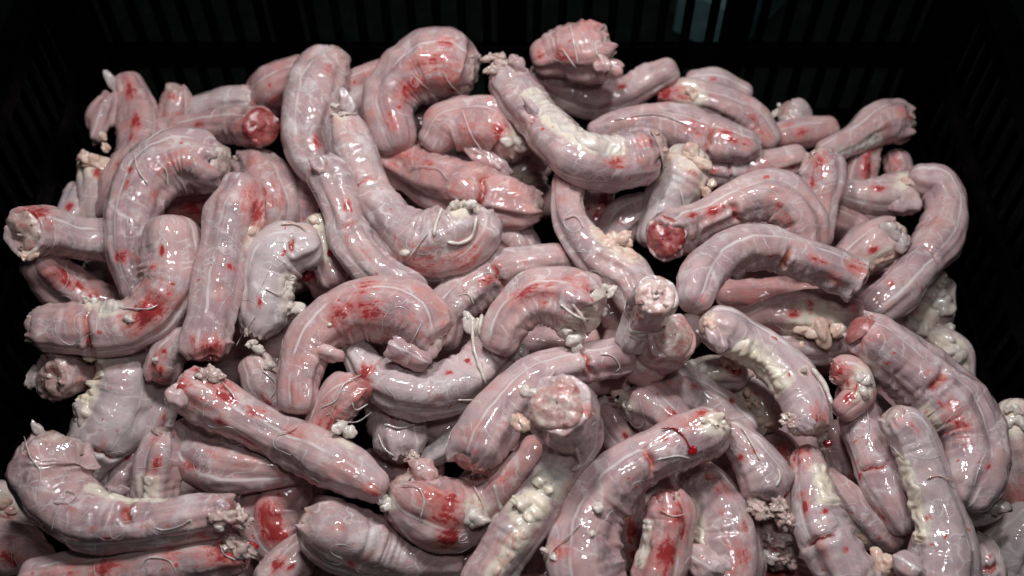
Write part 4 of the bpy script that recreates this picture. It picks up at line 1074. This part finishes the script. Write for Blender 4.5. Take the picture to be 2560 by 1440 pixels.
def lump(n, B, l):
    """(x, y, length px, width px, angle deg in the picture, kind)"""
    x, y, a_, b_ = l[:4]
    ang = math.radians(l[4]) if len(l) > 4 else 0
    kd = l[5] if len(l) > 5 else 'c'
    h = B.hit(x, y)
    p = B.A[h]
    sc_ = B.pd[h] / F_PX
    view = CAM - p
    view /= np.linalg.norm(view)
    # slide so that it stands where it is seen
    p = at(np.array(x), np.array(y), np.array(B.pd[h]))
    ax = RGT * math.cos(ang) - UPV * math.sin(ang)
    ax = ax - view * (ax @ view)
    big = max(a_, b_)
    redness = (0.20 + 0.45 * n['tone'][0] * (B.rs.random() < 0.4), 0.25, 0, 1)
    nrm_ = np.cross(ax, view)
    if kd in 'cwpm' and big > 30:
        # lobes of unequal size grown into one another and sunk into the flesh, one piece each
        cnt = int(np.clip(big / 24, 2, 4)) if kd != 'm' else 2
        for q in range(cnt):
            t = (q + B.rs.uniform(0.2, 0.8)) / cnt * 2 - 1
            off = ax * t * a_ * 0.42 + nrm_ * B.rs.normal(0, 0.24) * b_ * (1 - 0.5 * abs(t))
            r_ = b_ * 0.5 * B.rs.uniform(0.55, 0.95) * (1 - 0.30 * abs(t)) * (1.35 if kd == 'm' else 1)
            el = B.rs.uniform(1.0, 1.7)
            turn_ = ax * math.cos(B.rs.normal(0, 0.7)) + nrm_ * B.rs.normal(0, 0.7) + view * B.rs.normal(0, 0.25)
            q_ = p + (off - view * r_ * B.rs.uniform(0.25, 0.55)) * sc_
            blob(LNAME[kd], q_, (r_ * el * sc_, r_ * sc_, r_ * B.rs.uniform(0.6, 0.95) * sc_), turn_, B.ob, B.org, MATS[kd], int(B.rs.integers(999)),
                 0.40 if kd != 'm' else 0.5, k=16 if kd != 'm' else 30, m=24 if kd != 'm' else 40, up=view, col=redness)
    elif kd == 'f':
        blob('flesh_lobe', p - view * b_ * 0.12 * sc_, (a_ * 0.55 * sc_, b_ * 0.55 * sc_, b_ * 0.5 * sc_), ax, B.ob, B.org, FLESH, int(B.rs.integers(999)), 0.36, k=24, m=32, up=view, col=(*n['tone'], 1))
    else:
        blob(LNAME[kd], p, (a_ * 0.5 * sc_, b_ * 0.5 * sc_, min(a_, b_) * (0.42 if kd not in 'bs' else 0.22) * sc_), ax, B.ob, B.org, MATS[kd], int(B.rs.integers(999)), 0.34 if kd != 's' else 0.5, up=view, col=redness)


def fat_strip(n, B, f):
    """(from 0..1, to 0..1, side in degrees: + towards the outside of the bend, half width deg, kind, height)"""
    a, b, t_c, hw = f[:4]
    kd = f[4] if len(f) > 4 else 'c'
    hg = f[5] if len(f) > 5 else 0.10
    t_c = math.radians(t_c) * B.outer
    hw = math.radians(hw)
    m, k = max(24, int((b - a) * B.nr * 1.6)), 17
    s = np.linspace(a, b, m)[:, None]
    v = np.linspace(-1, 1, k)[None]
    sd = n['seed']
    sl = np.interp(s[:, 0], np.linspace(0, 1, B.nr), B.S)[:, None]
    edge = 1 + 0.42 * noise(st3(sl * 70 + np.sign(v) * 7, 0 * sl * v, sd + 0 * sl * v), 31) + 0.34 * noise(st3(sl * 190 + np.sign(v) * 7, 0 * sl * v, sd + 0 * sl * v), 32)
    tp = np.clip(np.minimum((s - a), (b - s)) / (b - a) / 0.10, 0, 1) ** 0.5
    t = t_c + v * hw * edge * (0.35 + 0.65 * tp)
    Rm = np.interp(s[:, 0], np.linspace(0, 1, B.nr), B.R)[:, None]
    wr = np.abs(np.sin(sl * 560 + 1.8 * noise(st3(sl * 90, v * 1.2 + 0 * sl, sd + 0 * sl * v), 33) + v * 0.5)) - 0.5
    big = noise(st3(sl * 170, v * 1.6 + 0 * sl, sd + 3 + 0 * sl * v), 34)
    dome = np.clip(1 - v ** 2, 0, 1) ** 0.5
    h = Rm * (hg * dome * tp * (0.8 + 0.9 * big) + 0.05 * wr * dome * tp - 0.02)
    p = B.surf(s * (B.nr - 1) + 0 * v, t, h)
    o = link("fat_strip", mesh_from("fat_strip", p.reshape(-1, 3) - B.org, grid_faces(m, k, False), [MATS[kd]]), B.ob)
    return o


def tube(name, pts, r, parent, org, mat, sides=6):
    pts = np.asarray(pts)
    T = np.gradient(pts, axis=0)
    T /= np.linalg.norm(T, axis=1)[:, None] + 1e-12
    up = np.array([0.13, -0.5, 0.86])
    A = up - T * (T @ up)[:, None]
    A /= np.linalg.norm(A, axis=1)[:, None] + 1e-12
    Bv = np.cross(T, A)
    th = np.linspace(0, 2 * math.pi, sides, endpoint=False)
    r = np.asarray(r)
    p = pts[:, None] + r[:, None, None] * (np.cos(th)[None, :, None] * A[:, None] + np.sin(th)[None, :, None] * Bv[:, None])
    return link(name, mesh_from(name, p.reshape(-1, 3) - org, grid_faces(len(pts), sides), [mat]), parent)


def cord(n, B, cdv):
    """a hand placed cord on the skin: ([(x, y), ...], width px, kind)"""
    pl, wpx = cdv[0], cdv[1]
    kd = cdv[2] if len(cdv) > 2 else 'w'
    cc, L = catmull(pl, max(10, int(L_(pl) / 5)))
    pts = []
    pz = []
    for x, y in cc:
        h = B.hit(x, y)
        pz.append(B.pd[h])
    pz = np.array(pz)
    for _ in range(2):
        pz[1:-1] = 0.5 * pz[1:-1] + 0.25 * (pz[:-2] + pz[2:])
    P = at(cc[:, 0], cc[:, 1], pz)
    sc_ = pz / F_PX
    view = CAM - P
    view /= np.linalg.norm(view, axis=1)[:, None]
    r = wpx / 2 * sc_ * (0.6 if (kd == 't' or (wpx <= 8 and kd in 'wp')) else 0.85) * (1 + 0.35 * noise(np.stack([np.arange(len(P)) * 0.35, np.zeros(len(P)), np.full(len(P), n['seed'])], -1), 8))
    e = np.linspace(0, 1, len(P))
    r = r * np.clip(np.minimum(e, 1 - e) / 0.10 + 0.25, 0, 1)
    nm = {'w': 'fat_cord', 'c': 'fat_cord', 'p': 'fat_cord', 't': 'membrane_strand', 'b': 'blood_trail'}[kd]
    mt = {'w': PALEFAT, 'c': FAT, 'p': PINKFAT, 't': STRAND, 'b': BLOOD}[kd]
    tube(nm, P + view * (r * (-0.35 if kd != 'b' else -0.4))[:, None], r, B.ob, B.org, mt, 8 if wpx > 7 else 6)


def L_(pl):
    return sum(math.hypot(pl[i + 1][0] - pl[i][0], pl[i + 1][1] - pl[i][1]) for i in range(len(pl) - 1))


def auto_strands(n, B):
    rs = B.rs
    for q in range(n['strands']):
        k = rs.uniform(0.12, 0.88) * B.nr
        t = rs.uniform(-0.9, 0.9)
        hd = rs.uniform(0, 2 * math.pi)
        m = int(rs.integers(12, 26))
        stp = 0.0022
        K, TT = [], []
        cv = rs.normal(0, 0.18)
        for _ in range(m):
            K.append(k); TT.append(t)
            hd += cv + rs.normal(0, 0.22)
            if rs.random() < 0.08:
                cv = rs.normal(0, 0.3)
            kk = int(np.clip(k, 0, B.nr - 1))
            k += math.cos(hd) * stp / max(B.S[-1] / B.nr, 1e-5)
            t += math.sin(hd) * stp / B.R[kk]
            if not (2 < k < B.nr - 3):
                break
        if len(K) < 7:
            continue
        u = np.linspace(0, len(K) - 1, len(K) * 3)
        K = np.interp(u, np.arange(len(K)), K)
        TT = np.interp(u, np.arange(len(TT)), TT)
        for _ in range(3):
            K[1:-1] = 0.5 * K[1:-1] + 0.25 * (K[:-2] + K[2:])
            TT[1:-1] = 0.5 * TT[1:-1] + 0.25 * (TT[:-2] + TT[2:])
        r0 = rs.uniform(0.00010, 0.00024)
        e = np.linspace(0, 1, len(K))
        r = r0 * np.clip(np.minimum(e, 1 - e) / 0.15 + 0.2, 0, 1) * (1 + 0.3 * np.sin(e * 17 + q))
        P = B.surf(K, TT, r * 0.25)
        tube("membrane_strand", P, r, B.ob, B.org, STRAND)


BODIES = [build_neck(n) for n in NECKS]
# ------------------------------------------------------------------ what lies hidden under the heap, seen only in the gaps
def buried():
    rs = np.random.default_rng(5)
    V, F, nk = [], [], []
    o = 0
    for k in range(84):
        x, y = rs.uniform(-0.26, 0.26), rs.uniform(-0.19, 0.17)
        a = rs.uniform(0, math.pi)
        if math.hypot(x - 0.083, y - 0.125) < 0.075:
            continue
        l = rs.uniform(0.05, 0.08)
        bend = rs.uniform(-0.03, 0.03)
        e = np.linspace(-1, 1, 26)
        d = np.array([math.cos(a), math.sin(a), 0])
        s_ = np.array([-math.sin(a), math.cos(a), 0])
        z0 = pile_z(x, y) - rs.uniform(0.072, 0.105)
        P = np.array([x, y, z0]) + d * (e * l)[:, None] + s_ * (bend * e ** 2)[:, None]
        P[:, 0] = np.clip(P[:, 0], -0.275, 0.275)
        P[:, 1] = np.clip(P[:, 1], -0.19, 0.18)
        T = np.gradient(P, axis=0)
        T /= np.linalg.norm(T, axis=1)[:, None] + 1e-9
        A = np.cross(T, [0, 0, 1.0])
        A /= np.linalg.norm(A, axis=1)[:, None] + 1e-9
        B = np.cross(A, T)
        R = 0.015 * np.sqrt(np.clip(1 - np.abs(e) ** 6, 0.001, 1))
        th = np.linspace(0, 2 * math.pi, 16, endpoint=False)
        p = P[:, None] + R[:, None, None] * (np.cos(th)[None, :, None] * A[:, None] + np.sin(th)[None, :, None] * B[:, None])
        p += 0.0012 * noise(p * 90, k)[..., None]
        V.append(p.reshape(-1, 3))
        F.append(grid_faces(26, 16) + o)
        nk.append(np.stack([np.repeat((e * l)[:, None], 16, 1), np.repeat((th * 0.015)[None], 26, 0), np.full((26, 16), k * 0.7)], -1).reshape(-1, 3))
        o += 26 * 16
    me = mesh_from("buried_meat", np.concatenate(V), np.concatenate(F), [FLESH], attrs=dict(nk=('FLOAT_VECTOR', np.concatenate(nk))))
    ob = link("buried_meat", me)
    ob.color = (0.5, 0, 0.3, 1)
    tag(ob, "mass of raw meat in the dark deep under the heap", None, None, 'stuff')


buried()

# ------------------------------------------------------------------ the black crate
import bmesh


def box_mesh(name, sx, sy, sz, mat, bev=0.0015, taper=1.0):
    bm = bmesh.new()
    bmesh.ops.create_cube(bm, size=1)
    for v in bm.verts:
        k = taper if v.co.z < 0 else 1
        v.co.x *= sx * k
        v.co.y *= sy
        v.co.z *= sz
    bmesh.ops.bevel(bm, geom=list(bm.edges), offset=bev, segments=2, affect='EDGES', profile=0.6)
    me = bpy.data.meshes.new(name)
    bm.to_mesh(me)
    bm.free()
    me.materials.append(mat)
    return me


def crate():
    X, Y0, Y1 = 0.302, -0.222, 0.207
    zb, rim = -0.165, 0.066
    root = bpy.data.objects.new("plastic_crate", None)
    sc.collection.objects.link(root)
    root.location = (0, (Y0 + Y1) / 2, zb)
    tag(root, "black slotted plastic crate that holds the heap of raw necks", "crate")
    o = np.array(root.location)

    def put(name, me, loc, rz=0.0):
        b = link(name, me, root, tuple(np.array(loc) - o))
        b.rotation_euler = (0, 0, rz)
        return b
    Lx, Ly = 2 * X, Y1 - Y0
    ym = (Y0 + Y1) / 2
    put("base", box_mesh("base", Lx, Ly, 0.004, BLACK), (0, ym, zb + 0.002))
    bands = [(-0.163, -0.125), (-0.078, -0.066), (-0.020, 0.0), (0.052, rim)]
    gaps = [(-0.125, -0.078), (-0.066, -0.020), (0.0, 0.052)]
    for i, (a, b) in enumerate(bands):
        t = 0.007 if i < 3 else 0.018
        mx = box_mesh("rail", Lx + 0.004, t, b - a, BLACK)
        my = box_mesh("rail", t, Ly - 0.006, b - a, BLACK)
        put("rail", mx, (0, Y1 + (t - 0.007) / 2, (a + b) / 2))
        put("rail", mx, (0, Y0 - (t - 0.007) / 2, (a + b) / 2))
        put("rail", my, (X + (t - 0.007) / 2, ym, (a + b) / 2))
        put("rail", my, (-X - (t - 0.007) / 2, ym, (a + b) / 2))
    post = box_mesh("corner_post", 0.026, 0.026, rim - zb - 0.004, BLACK, 0.003)
    for sx in (-1, 1):
        for y in (Y0 + 0.004, Y1 - 0.004):
            put("corner_post", post, (sx * (X - 0.004), y, (rim + zb) / 2 - 0.003))
    for gi, (a, b) in enumerate(gaps):
        if gi == 0:
            continue
        sx_ = box_mesh("slat", 0.0058, 0.005, b - a - 0.0004, BLACK, 0.0008)
        sy_ = box_mesh("slat", 0.005, 0.0058, b - a - 0.0004, BLACK, 0.0008)
        wide = box_mesh("slat", 0.020, 0.005, b - a - 0.0004, BLACK, 0.0008)
        nx = 33
        for k in range(nx):
            x = -X + 0.028 + (2 * X - 0.056) * k / (nx - 1)
            put("slat", wide if k in (16, 7, 25) else sx_, (x, Y1, (a + b) / 2))
        ny = 24
        for k in range(ny):
            y = Y0 + 0.024 + (Ly - 0.048) * k / (ny - 1)
            for sx in (-1, 1):
                put("slat", sy_, (sx * X, y, (a + b) / 2))


crate()

# teal tray standing behind the crate, glimpsed through the slots


def tray():
    root = bpy.data.objects.new("plastic_tray", None)
    sc.collection.objects.link(root)
    root.location = (0.205, 0.425, -0.169)
    root.rotation_euler = (0, 0, math.radians(-38))
    tag(root, "pale teal plastic tray glimpsed through the slots behind the crate", "tray")
    for nm, sx, sy, sz, loc in (("base", 0.06, 0.10, 0.006, (0, 0, 0.003)), ("wall_panel", 0.06, 0.006, 0.05, (0, -0.050, 0.031)), ("wall_panel", 0.06, 0.006, 0.05, (0, 0.050, 0.031)),
                                ("wall_panel", 0.006, 0.093, 0.05, (-0.027, 0, 0.031)), ("wall_panel", 0.006, 0.093, 0.05, (0.027, 0, 0.031))):
        link(nm, box_mesh(nm, sx, sy, sz, TEAL, 0.001), root, loc)


tray()
fl = link("floor", mesh_from("floor", np.array([[-6, -6, -0.169], [6, -6, -0.169], [6, 6, -0.169], [-6, 6, -0.169.real]]), np.array([[0, 1, 2, 3]]), [FLOOR], smooth=False))
tag(fl, None, None, None, 'structure')
